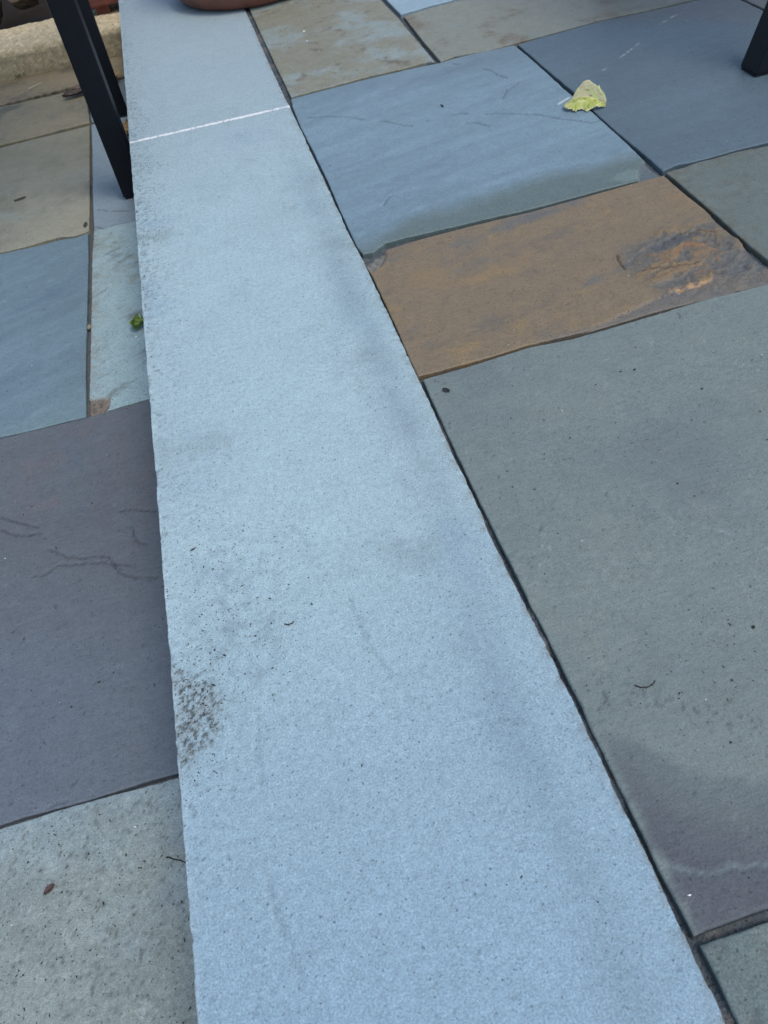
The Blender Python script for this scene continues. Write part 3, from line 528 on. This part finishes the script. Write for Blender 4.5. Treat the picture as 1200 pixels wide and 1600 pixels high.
# ------------------------------------------------------------------ stones
SLAB['dark_blue'][1] = [SLAB['dark_blue'][0][-2], (1.204, .977), (1.204, 1.561)]
SLAB['dark_blue'][0] = SLAB['dark_blue'][0][:-1]+[(1.204, .977)]; SLAB['dark_blue'][1] = [(1.204, .977), (1.204, 1.561)]; SLAB['dark_blue'][2][-1] = (1.204, 1.561)
SLAB['right_far'] = [[(1.2115, .977), (1.7, .977)], [(1.7, .977), (1.7, 1.86)], [(1.2115, 1.561), (1.7, 1.86)], [(1.2115, .977), (1.2115, 1.561)]]
SLAB['right_far'] = [[(1.2115, .977), (1.7, .977)], [(1.7, .977), (1.7, 1.561)], [(1.2115, 1.561), (1.7, 1.561)], [(1.2115, .977), (1.2115, 1.561)]]
SLAB['coping_far'][1][-1] = (.302, 2.58); SLAB['coping_far'][2] = [(0, 2.58), (.302, 2.58)]; SLAB['coping_far'][3] = [(0, 1.522), (0, 2.58)]
CG, UG, LG = 'coping stones along the step edge', 'paving slabs of the upper patio', 'paving slabs of the lower patio'
slab('coping_near', 'coping_stone', 0, .05, f_coping, M['thermal'], 'long pale blue coping stone in the foreground with a dark lichen patch', 'coping stone', CG, .0018, .0010, .0016, 1)
slab('coping_far', 'coping_stone', 0, .05, f_coping, M['thermal'], 'shorter pale blue coping stone beyond the white mortar line, under the terracotta pot', 'coping stone', CG, .003, .0010, .0016, 2)
slab('mottled_beige', 'paving_slab', 0, .03, f_mottled, M['pale_cleft'], 'mottled beige and grey-blue slab partly under the terracotta pot', 'paving slab', UG, seed=3)
slab('beige_far', 'paving_slab', 0, .03, f_beige, M['pale_cleft'], 'beige brown slab behind the cracked blue one, beside the mottled slab', 'paving slab', UG, seed=4)
slab('pale_far', 'paving_slab', 0, .03, f_pale, M['cleft'], 'light blue slab of which only a sliver shows at the top edge', 'paving slab', UG, seed=5)
slab('blue_cleft', 'paving_slab', 0, .03, f_blue, M['cleft'], 'blue slab with thin cracks and a broken corner, touching the rust brown slab', 'paving slab', UG, .0026, seed=6)
slab('dark_blue', 'paving_slab', 0, .03, f_dark, M['cleft'], 'dark slate blue slab under the splayed black table leg', 'paving slab', UG, seed=7)
slab('right_far', 'paving_slab', 0, .03, f_rightfar, M['cleft'], 'grey brown slab in the top right corner behind the splayed black leg', 'paving slab', UG, .004, seed=8)
slab('grey_green_right', 'paving_slab', 0, .03, f_gg, M['cleft'], 'grey green slab at the right edge, right of the rust brown slab', 'paving slab', UG, seed=9)
slab('rust_brown', 'paving_slab', 0, .03, f_rust, M['cleft'], 'rust brown slab with a rough grey flaked patch at its right end', 'paving slab', UG, .0018, seed=10)
slab('large_grey', 'paving_slab', 0, .03, f_large, M['cleft'], 'largest slab, grey green, with a darker purple grey band towards the bottom', 'paving slab', UG, .0026, seed=11)
slab('near_right', 'paving_slab', 0, .03, f_near, M['pale_cleft'], 'speckled grey slab in the bottom right corner', 'paving slab', UG, .003, seed=12)
ZL = -.16
slab('low_beige', 'paving_slab', ZL, .03, f_lbeige, M['cleft'], 'plain beige slab left of the thick black table leg', 'paving slab', LG, seed=13)
slab('low_blue', 'paving_slab', ZL, .03, f_lblue, M['cleft'], 'blue streaked slab on the left between the beige slab and the purple one', 'paving slab', LG, .0028, seed=14)
slab('low_pale', 'paving_slab', ZL, .03, f_lpale, M['pale_cleft'], 'pale green blue slab beside the step with a chipped brown corner', 'paving slab', LG, .0026, seed=15)
slab('low_strip', 'paving_slab', ZL, .03, f_lstrip, M['cleft'], 'narrow blue slab on which the thick black table leg stands', 'paving slab', LG, seed=16)
slab('low_purple', 'paving_slab', ZL, .03, f_lpurple, M['cleft'], 'purple grey slab with wavy cracks at the left edge', 'paving slab', LG, .0026, seed=17)
slab('low_near', 'paving_slab', ZL, .03, f_lnear, M['pale_cleft'], 'pale grey green speckled slab in the bottom left corner', 'paving slab', LG, .0026, seed=18)
slab('low_mottled', 'paving_slab', ZL, .03, f_lmott, M['pale_cleft'], 'narrow uneven olive beige slab behind the plain beige slab', 'paving slab', LG, seed=19)
slab('low_corner', 'paving_slab', ZL, .03, f_lcorner, M['cleft'], 'grey blue slab seen through the gap between the two black legs', 'paving slab', LG, .004, seed=20)
slab('low_back', 'paving_slab', ZL, .03, f_lback, M['pale_cleft'], 'brownish slab strip at the foot of the concrete curb', 'paving slab', LG, seed=21)

# white mortar between the two coping stones
n = 220; xs = np.linspace(.001, .3005, n); ws = np.linspace(0, 1, 9)
yb = np.interp(xs, [0, .3015], [1.5132, 1.5087]); yt = np.interp(xs, [0, .301], [1.5240, 1.5200])
X = np.repeat(xs[None], 9, 0); Y = yb[None]+(yt-yb)[None]*ws[:, None]+.0009*fbm(X, X*0+ws[:, None], 90, 4, 321)*2.2
Z = -.0004+.0016*np.sin(np.pi*ws)[:, None]+.0006*fbm(X, Y, 200, 3, 322)-.004*np.exp(-((X-.053)/.0008)**2)-.0035*ss(.10, .4, fbm(X, Y*0, 24, 2, 323))-.002*ss(.1, .4, fbm(X, Y, 160, 3, 324))
V = np.c_[X.ravel(), Y.ravel(), Z.ravel()]; idx = np.arange(9*n).reshape(9, n)
Fq = np.stack([idx[:-1, :-1], idx[:-1, 1:], idx[1:, 1:], idx[1:, :-1]], -1).reshape(-1, 4)
ring = np.r_[idx[0, :-1], idx[:-1, -1], idx[-1, :0:-1], idx[:0:-1, 0]]; bot = V[ring].copy(); bot[:, 2] = -.045
k = len(ring); i = np.arange(k); j = (i+1) % k; Fs = np.stack([ring[i], len(V)+i, len(V)+j, ring[j]], -1)
o = mesh_obj('mortar_joint', np.r_[V, bot], np.r_[Fq, Fs], M['mortar'])
tag(o, 'thin white mortar line across the coping between its two stones', 'mortar joint')

# ------------------------------------------------------------------ concrete curb and the bed behind it
nx, s = 260, None
prof = [(2.612, -.172), (2.608, -.150), (2.604, -.120), (2.600, -.098), (2.606, -.086), (2.618, -.079), (2.650, -.076), (2.70, -.075), (2.76, -.076), (2.80, -.079), (2.812, -.09), (2.815, -.13), (2.815, -.2)]
pr = np.array(prof); tt = np.r_[0, np.cumsum(np.hypot(*np.diff(pr, axis=0).T))]; q = np.linspace(0, tt[-1], 90)
py, pz = np.interp(q, tt, pr[:, 0]), np.interp(q, tt, pr[:, 1]); xs = np.linspace(-1.1, .34, nx)
X = np.repeat(xs[None], 90, 0).ravel(); S_ = np.repeat(q[:, None], nx, 1).ravel(); Y = np.repeat(py[:, None], nx, 1).ravel(); Z = np.repeat(pz[:, None], nx, 1).ravel()
dn = .004*fbm(X, S_, 18, 3, 331)+.0036*fbm(X, S_, 110, 3, 332)
C = solid(X, alb(184, 172, 150)); C = blotch(X, S_, C, alb(214, 200, 178), 60, -.1, .35, 333); C = blotch(X, S_, C, alb(104, 96, 84), 120, .2, .45, 334)  # raised pale albedo stands in for sunlight on the curb
C = mix(C, np.broadcast_to(alb(92, 86, 66), C.shape), np.exp(-S_/.02)*.7)
idx = np.arange(90*nx).reshape(90, nx); Fq = np.stack([idx[:-1, :-1], idx[:-1, 1:], idx[1:, 1:], idx[1:, :-1]], -1).reshape(-1, 4)
o = mesh_obj('concrete_curb', np.c_[X, Y-dn*.6, Z+dn], Fq, M['curb'], None, C)
tag(o, 'rough weathered concrete curb, painted pale as if sunlit, behind the lower patio', 'curb')
tag(grid_sheet('soil', -1.6, 2.2, 2.80, 5.0, 160, 100, lambda x, y: -.115+.02*fbm(x, y, 6, 4, 341), lambda x, y: solid(x, (.018, .016, .013)), M['soil']), kind='structure')
def rock(name, c, s, seed, label, colr, rz=0.):
    bm = bmesh.new(); bmesh.ops.create_icosphere(bm, subdivisions=5, radius=1)
    P = np.array([v.co[:] for v in bm.verts]); rs = np.random.RandomState(seed)
    for _ in range(14):
        nn = rs.randn(3); nn /= np.linalg.norm(nn); dd = P@nn; cut = rs.uniform(.55, .85); P = P-np.outer(np.maximum(dd-cut, 0)*.9, nn)
    k = 1+.06*fbm(P[:, 0]+P[:, 2], P[:, 1]-P[:, 2], 3, 4, seed); P = P*k[:, None]*np.array(s)
    cz, sz = math.cos(rz), math.sin(rz); P = np.c_[P[:, 0]*cz-P[:, 1]*sz, P[:, 0]*sz+P[:, 1]*cz, P[:, 2]]
    Fq = np.array([[v.index for v in f.verts] for f in bm.faces]); bm.free()
    Cc = blotch(P[:, 0]+P[:, 2], P[:, 1], solid(P, colr), np.array(colr)*.45, 30, -.1, .4, seed)
    return tag(mesh_obj(name, P+np.array(c), Fq, M['bark'], None, Cc, True, (c[0], c[1], c[2]-s[2])), label, 'rock', 'brown rocks behind the curb')
rock('rock', (-.425, 2.925, -.02), (.072, .07, .11), 5, 'dark brown rock behind the curb in the top left corner', (.075, .062, .055))
rock('rock', (-.300, 2.915, .005), (.072, .06, .10), 8, 'brown angular rock behind the curb, right of the darker one', (.14, .105, .08), .4)
bm = bmesh.new(); box_bm(bm, (0, 0, .12), (.035, .035, .32), .2, .95, .004)
tag(bm_obj('wooden_stake', bm, M['wood'], None, False, (-.215, 2.875, -.12)), 'short tan wooden stake behind the curb, left of the thick black leg', 'stake')

# red clay planter on the curb; little feet added to leave a dark gap beneath
pl = empty('planter', (.055, 2.79, -.0745)); tag(pl, 'red clay planter standing on the curb, left of the coping', 'planter')
bm = bmesh.new(); box_bm(bm, (0, 0, .022+.075), (.32, .20, .15), 0, 1.06, .006)
top = [f for f in bm.faces if f.calc_center_median().z > .165 and abs(f.normal.z) > .9 and f.calc_area() > .02]
r = bmesh.ops.inset_region(bm, faces=top, thickness=.016); bmesh.ops.translate(bm, verts=list({v for f in top for v in f.verts}), vec=(0, 0, -.05))
bm_obj('planter_box', bm, M['brick_clay'], pl)
bm = bmesh.new(); box_bm(bm, (0, 0, .132), (.29, .17, .004)); bm_obj('soil_fill', bm, M['soil'], pl)
for sx in (-1, 1):
    for sy in (-1, 1):
        bm = bmesh.new(); box_bm(bm, (sx*.12, sy*.07, .011), (.04, .03, .022), 0, 1, .002); bm_obj('foot', bm, M['brick_clay'], pl)

# ------------------------------------------------------------------ round terracotta pot on the coping
pot = empty('plant_pot', (.345, 2.325, .0)); tag(pot, 'round terracotta plant pot in its saucer on the far end of the coping', 'plant pot')
bm_obj('saucer', lathe([(0, .0015), (.165, .0015), (.176, .003), (.186, .010), (.196, .024), (.204, .040), (.207, .052), (.205, .058), (.198, .058), (.194, .050), (.184, .026), (.172, .016), (0, .015)], 128), M['terracotta'], pot, True)
bm_obj('pot_body', lathe([(0, .0155), (.120, .0155), (.128, .020), (.150, .12), (.172, .22), (.176, .225), (.190, .227), (.193, .235), (.193, .275), (.189, .282), (.176, .282), (.172, .275), (.170, .235), (.165, .215)], 128), M['terracotta'], pot, True)
bm_obj('potting_soil', lathe([(0, .222), (.10, .220), (.166, .214)], 64), M['soil'], pot, True)

# ------------------------------------------------------------------ black metal furniture (tops stand above the frame)
tb = empty('patio_table', (-.421, 1.683, ZL)); tag(tb, 'black metal patio table, its thick square leg standing close to the step', 'table')
bm_obj('top_rim', lathe([(.392, .70), (.425, .703), (.430, .712), (.427, .722), (.42, .725), (.392, .725), (.392, .70)], 96), M['black_metal'], tb)
bm = bmesh.new()
for k in range(-7, 8):
    hw = math.sqrt(.392**2-(k*.052)**2); box_bm(bm, (k*.052, 0, .712), (.020, 2*hw, .012), 0, 1, .002)
bm_obj('slatted_top', bm, M['black_metal'], tb)  # unseen top, built with gaps so light still reaches the slabs
bm_obj('rim_ring', lathe([(.355, .66), (.38, .66), (.38, .699), (.355, .699), (.355, .66)], 96), M['black_metal'], tb)
for a in range(4):
    x, y = .3785*math.cos(a*math.pi/2), .3785*math.sin(a*math.pi/2)
    lg = bm_obj('leg', bar((x, y, .006), (x, y, .69), .046, .046, .0022), M['black_metal'], tb)
    bm = bmesh.new(); box_bm(bm, (x, y, .0035), (.040, .040, .007), 0, 1, .001); bm_obj('foot_pad', bm, M['rubber'], lg)
CR = math.radians(6.0)
ch = empty('patio_stool', (-.262, 2.30, ZL), CR); tag(ch, 'black metal stool whose thin leg stands behind the thick table leg', 'stool')  # leg of a chair; unseen seat made backless and slatted to reduce shade
for sx in (-1, 1):
    for sy in (-1, 1):
        bm_obj('leg', bar((sx*.19, sy*.175, .002), (sx*.19, sy*.175, .44), .025, .025, .0025), M['black_metal'], ch)
bm = bmesh.new()
for k in range(-5, 6): box_bm(bm, (k*.036, 0, .452), (.016, .36, .012), 0, 1, .003)
for sy in (-1, 1): box_bm(bm, (0, sy*.19, .451), (.42, .022, .024), 0, 1, .004)
bm_obj('seat', bm, M['black_metal'], ch)
# splayed table on the upper patio
t2 = empty('splay_leg_table', (1.39, 1.48, 0)); tag(t2, 'black table with a splayed square leg standing on the dark slate blue slab', 'table')
bm = bmesh.new(); box_bm(bm, (0, 0, .725), (.50, .62, .03), 0, 1, .005); bm_obj('tabletop', bm, M['black_metal'], t2)
for sx in (-1, 1):
    for sy in (-1, 1):
        p0 = (sx*.340, sy*.277, .004); p1 = (sx*.340-sx*.215, sy*.277-sy*.03, .712)
        lg = bm_obj('leg', bar(p0, p1, .045, .047, .003), M['black_metal'], t2)
        bm = bmesh.new(); box_bm(bm, (p0[0], p0[1], .002), (.041, .043, .004), 0, 1, .0008); bm_obj('foot_pad', bm, M['rubber'], lg)

# ------------------------------------------------------------------ leaves, twigs, crumbs
def leaf_sheet(name, V, C, nu, nv, label, cat, group=None, loc=None):
    idx = np.arange(nu*nv).reshape(nv, nu)
    Fq = np.stack([idx[:-1, :-1], idx[:-1, 1:], idx[1:, 1:], idx[1:, :-1]], -1).reshape(-1, 4)
    o = mesh_obj(name, V, Fq, M['leaf'], None, C, True, loc); md = o.modifiers.new('thick', 'SOLIDIFY'); md.thickness = .0004; md.offset = 0
    return tag(o, label, cat, group)
pA, pB = np.array(FEAT['pix'][0][0]), np.array(FEAT['pix'][0][5])
nu, nv = 70, 61; t = np.linspace(0, 1, nu); s = np.linspace(-1, 1, nv); T, S2 = np.meshgrid(t, s)
front = np.interp(T, [0, .04, .12, .3, .5, .7, .85, .95, 1], [.10, .55, .85, 1.0, .98, .9, .66, .35, .08])
front = front*(1+.10*fbm(T, T*0, 5, 2, 401)+np.abs(S2)**7*(.5*np.maximum(0, fbm(T, T*0, 20, 2, 409))+.22*fbm(T, T*0, 8, 2, 410)))
back = np.interp(T, [0, .17, .22, .28, .38, .55, .72, .85, .95, 1], [0.02, .05, .30, .66, .98, 1.02, .80, .66, .56, .34])*(1+np.abs(S2)**6*(.22*fbm(T, T*0, 11, 3, 402)+.24*np.exp(-((T-.78)/.016)**2)))
ax = (pB-pA); ln_ = np.hypot(*ax); ax /= ln_; ay = np.array([-ax[1], ax[0]])
crest = np.sin(np.pi*np.clip(T, 0, 1))**.8
offm = .010*crest; zm = .003+.010*crest
fr = S2 < 0; a = np.abs(S2)
off = np.where(fr, offm-a*front*.0235, offm+a*back*.013); zz = np.where(fr, zm+(.0012-zm)*a**1.4*np.clip(front, 0, 1)+.003*np.sin(a*np.pi)*crest, zm+a*back*.024-.006*(a*back)**2)
zz = zz+.0042*fbm(T*.08, S2*.03, 38, 4, 403)*np.clip(a*1.6, 0, 1)
px_ = pA[0]+ax[0]*T*ln_+ay[0]*off; py_ = pA[1]+ax[1]*T*ln_+ay[1]*off
x_, y_ = T.ravel(), S2.ravel()
C = solid(x_, (.36, .39, .09)); C = blotch(x_*.07, y_*.03, C, (.60, .56, .24), 60, -.05, .35, 404, 5, .65); C = blotch(x_*.07, y_*.03, C, (.22, .27, .06), 120, .15, .4, 408)
bk = ss(-.02, .06, y_); cb = solid(x_, (.46, .42, .24)); cb = blotch(x_*.07, y_*.03, cb, (.42, .46, .17), 60, -.1, .25, 405, 5, .65); cb = blotch(x_*.07, y_*.03, cb, (.30, .20, .13), 90, .12, .4, 406)
C = mix(C, cb, bk); C = mix(C, np.broadcast_to((.62, .55, .34), C.shape), np.exp(-np.abs(y_)/.05)*.6+np.clip((np.abs(y_)-.93)*9, 0, .6))
C = mix(C, np.broadcast_to((.16, .11, .05), C.shape), ss(.22, .42, fbm(x_*.07, y_*.03, 130, 3, 407))*.75)
leaf_sheet('fallen_leaf', np.c_[px_.ravel(), py_.ravel(), zz.ravel()], C, nu, nv, 'folded yellow green fallen leaf lying across the joint on the blue slab', 'leaf', 'fallen leaves', (pA[0], pA[1], 0))
def scrap(name, c, z, L, W, rz, cA, cB, label, seed, curl=.6, group='fallen leaves', lift=.001, cat='leaf'):
    nu, nv = 26, 15; T, S2 = np.meshgrid(np.linspace(0, 1, nu), np.linspace(-1, 1, nv))
    wd = W*np.sin(np.pi*np.clip(T*.94+.03, 0, 1))**.7*(1+.35*fbm(T, S2*0+np.sign(S2), 7, 3, seed))
    lx = (T-.5)*L+.08*L*fbm(T, S2, 3, 2, seed+1); ly = S2*wd/2
    lz = lift+curl*W*(np.abs(S2)**1.6*.45+.25*(T-.5)**2*2)*(1+.5*fbm(T, S2, 2.5, 2, seed+2))+.05*W*(1+fbm(T, S2, 5, 2, seed+3))
    cz, sz = math.cos(rz), math.sin(rz)
    V = np.c_[(c[0]+lx*cz-ly*sz).ravel(), (c[1]+lx*sz+ly*cz).ravel(), (z+lz).ravel()]
    C = blotch(T.ravel(), S2.ravel(), solid(T.ravel(), cA), cB, 3.5, -.15, .25, seed+4)
    return leaf_sheet(name, V, C, nu, nv, label, cat, group, (c[0], c[1], z))
g = SPOT
scrap('leaf_bit', (-.1395, 1.214), ZL, .016, .007, 1.6, (.30, .26, .16), (.2, .17, .1), 'small tan leaf bit caught in the dark joint beside the blue streaked slab', 420, .4, None, -.002, 'leaf bit')
scrap('leaf_scrap', (g['greenscrap'][0]+.002, g['greenscrap'][1]), ZL, .030, .024, 1.2, (.05, .10, .03), (.30, .40, .06), 'crumpled green leaf scrap on the pale slab at the foot of the step', 411, 1.1)
scrap('dry_leaf', g['brown1'], ZL, .085, .055, 1.1, (.30, .18, .08), (.42, .29, .15), 'tan curled dry leaf seen between the two black legs', 412, .7)
scrap('dry_leaf', (g['yellow1'][0]+.010, g['yellow1'][1]+.0), ZL, .07, .045, 1.4, (.36, .24, .12), (.20, .12, .06), 'brown dry leaf between the thick black leg and the white mortar line', 413, .7)
scrap('bark_flake', g['dark1'], ZL, .075, .035, .25, (.10, .075, .055), (.025, .02, .018), 'dark bark flake lying left of the thick black leg', 414, .5, None, .003, 'bark flake')
scrap('bark_flake', (g['dark1'][0]+.012, g['dark1'][1]+.045), ZL, .055, .03, .2, (.16, .115, .085), (.08, .06, .05), 'lighter brown bark flake just behind the dark one', 415, .4, None, .002, 'bark flake')
scrap('leaf_bit', g['brownbit'], ZL, .0105, .0062, .6, (.085, .05, .045), (.05, .032, .03), 'tiny red brown leaf bit on the pale slab in the bottom left corner', 416, .5, None, .0003, 'leaf bit')
scrap('leaf_bit', g['curl'], 0, .009, .005, -.9, (.03, .028, .028), (.05, .045, .04), 'tiny dark curled leaf bit on the large grey slab beside the coping', 417, .7, None, .0003, 'leaf bit')
scrap('seed_husk', g['seed'], ZL, .020, .008, 1.5, (.06, .062, .055), (.04, .04, .036), 'dark oval seed husk near the corner of the plain beige slab', 418, .4, None, .0005, 'seed husk')
scrap('leaf_bit', g['beigebit'], ZL, .026, .008, .25, (.05, .045, .04), (.09, .08, .07), 'thin dark leaf bit in the middle of the plain beige slab', 419, .5, None, .0005, 'leaf bit')
def twig(name, pts, r, label, mat='twig', cat='twig'):
    tag(bm_obj(name, tube(pts, [r*(1-.5*k/len(pts)) for k in range(len(pts))]), M[mat]), label, cat)
a = g['twigL']
twig('twig', [(a[0]-.0085, a[1]+.002, ZL+.0045), (a[0]-.007, a[1]+.0025, ZL+.0022), (a[0]-.002, a[1]-.001, ZL+.0014), (a[0]+.003, a[1]-.003, ZL+.0010), (a[0]+.012, a[1]-.010, ZL+.0010)], .0007, 'bent dark twig at the edge of the step on the bottom left slab')
a = g['twigR']
twig('twig', [(a[0]-.008, a[1]+.003, .0009), (a[0]-.005, a[1]+.0, .0009), (a[0]+.001, a[1]-.0015, .0010), (a[0]+.006, a[1]+.0, .0009), (a[0]+.008, a[1]+.002, .001)], .0005, 'thin curved dark twig on the large grey slab')
a = g['sqA']
twig('twig', [(a[0]-.004, a[1]+.001, .0009), (a[0]-.001, a[1]-.001, .0010), (a[0]+.003, a[1]-.0006, .0009), (a[0]+.0045, a[1]+.001, .0009)], .0006, 'tiny curled dark twig in the middle of the coping')
a = g['stick1']
twig('straw', [(a[0]-.20, a[1]+.0, ZL+.004), (a[0]-.185, a[1]+.012, ZL+.0045), (a[0]-.165, a[1]+.028, ZL+.004)], .0011, 'pale straw in front of the curb, left of the thick black leg', 'straw', 'straw')
# moss tuft at the curb
bm = bmesh.new(); rs = random.Random(3)
for k in range(60):
    p = Vector((g['weed'][0]+rs.gauss(0, .008), g['weed'][1]-.012+rs.gauss(0, .004), ZL+.004)); q = p+Vector((rs.gauss(0, .005), rs.gauss(0, .005), rs.uniform(.006, .016))); w_ = Vector((rs.uniform(-1, 1), rs.uniform(-1, 1), 0)).normalized()*.0018
    bm.faces.new([bm.verts.new(p-w_*.4), bm.verts.new((p+q)/2+w_), bm.verts.new(q), bm.verts.new((p+q)/2-w_)])
tag(bm_obj('moss_tuft', bm, M['moss']), 'small yellow green moss tuft at the foot of the curb', 'moss')

def crumbs(name, spots, mat, seed, flat=.6):
    rs = np.random.RandomState(seed); V = []; Fq = []
    base = np.array([(1, 0, 0), (-1, 0, 0), (0, 1, 0), (0, -1, 0), (0, 0, 1), (0, 0, -1)], float)
    tri = np.array([(0, 2, 4), (2, 1, 4), (1, 3, 4), (3, 0, 4), (2, 0, 5), (1, 2, 5), (3, 1, 5), (0, 3, 5)])
    for x, y, z, r in spots:
        e = rs.uniform(.6, 1.0, 3); e[0] *= rs.choice([1, 1, 1.6, 2.6]); e[2] *= flat
        p = base*r*e*(1+.5*rs.uniform(-1, 1, (6, 1))); a = rs.rand()*6.28; c, s = math.cos(a), math.sin(a)
        p = np.c_[p[:, 0]*c-p[:, 1]*s, p[:, 0]*s+p[:, 1]*c, p[:, 2]]+np.array([x, y, z+r*flat*.45])
        Fq.append(tri+6*len(V)); V.append(p)
    return mesh_obj(name, np.concatenate(V), np.concatenate(Fq), M[mat], None, None, False)
rs = np.random.RandomState(11); sp = []
for _ in range(420): sp.append((rs.uniform(.003, .298), rs.uniform(.02, 2.2), 0, rs.uniform(.0003, .0007)))
for _ in range(330): sp.append((abs(rs.normal(0, .03))+.003, rs.uniform(.35, 1.75), 0, rs.uniform(.0003, .0008)))
for _ in range(480): sp.append((np.clip(rs.normal(.062, .034), .003, .29), rs.normal(.43, .06), 0, rs.uniform(.0003, .0006)))
for _ in range(40): sp.append((np.clip(rs.normal(.062, .034), .003, .29), rs.normal(.42, .05), 0, rs.uniform(.0006, .0011)))
for _ in range(300): sp.append((np.clip(rs.normal(.021, .011), .003, .29), rs.normal(.328, .032), 0, rs.uniform(.0003, .0007)))
for _ in range(34): sp.append((np.clip(rs.normal(.022, .009), .003, .29), rs.normal(.345, .022), 0, rs.uniform(.0006, .0011)))
for _ in range(650): sp.append((abs(rs.normal(0, .018))+.002, rs.uniform(.95, 1.75), 0, rs.uniform(.0003, .0008)))
for _ in range(220): sp.append((.3072+rs.uniform(-.0012, .0016), rs.uniform(.02, 2.2), -.0075, rs.uniform(.0005, .0012)))
for _ in range(260): sp.append((np.clip(rs.normal(.045, .03), .003, .29), rs.normal(1.3, .13), 0, rs.uniform(.0003, .0008)))
for _ in range(700): sp.append((rs.uniform(.315, 1.2), rs.uniform(.09, 1.6), .0006, rs.uniform(.0003, .0007)))
for _ in range(70): sp.append((np.clip(rs.normal(.40, .05), .32, .6), rs.normal(.24, .03), .0006, rs.uniform(.0003, .0008)))
for _ in range(60): sp.append((rs.uniform(.33, .73), rs.uniform(.09, .65), .0006, rs.uniform(.0005, .0012)))
for _ in range(500): sp.append((rs.uniform(-.4, -.01), rs.uniform(.1, 2.5), ZL+.0006, rs.uniform(.0004, .0011)))
for _ in range(330): sp.append((rs.uniform(-.25, -.01), rs.uniform(.13, .36), ZL+.0006, rs.uniform(.0003, .0010)))
for k, r in (('dotA', .0022), ('coplump', .0018), ('blk', .003)): sp.append((*g[k], .0005, r))
sp.append((*g['dotB'], ZL, .0026))
tag(crumbs('debris', sp, 'crumb', 12), kind='stuff')
sp = [(rs.uniform(.32, 1.1), rs.uniform(.09, 1.9), .0006, rs.uniform(.0003, .0008)) for _ in range(60)]+[(rs.uniform(-.4, -.01), rs.uniform(.15, 1.9), ZL+.0006, rs.uniform(.0004, .0009)) for _ in range(36)]
sp += [(*g['wht'], .0004, .0012), (*g['grit1'], .0005, .0026), (*g['grit2'], .0005, .0022)]
sp += [(*SPOT['pebble1'], ZL, .0032)]
# gravel grains lying in the joints beside the coping
tag(crumbs('grit', sp, 'grit', 13), kind='stuff')
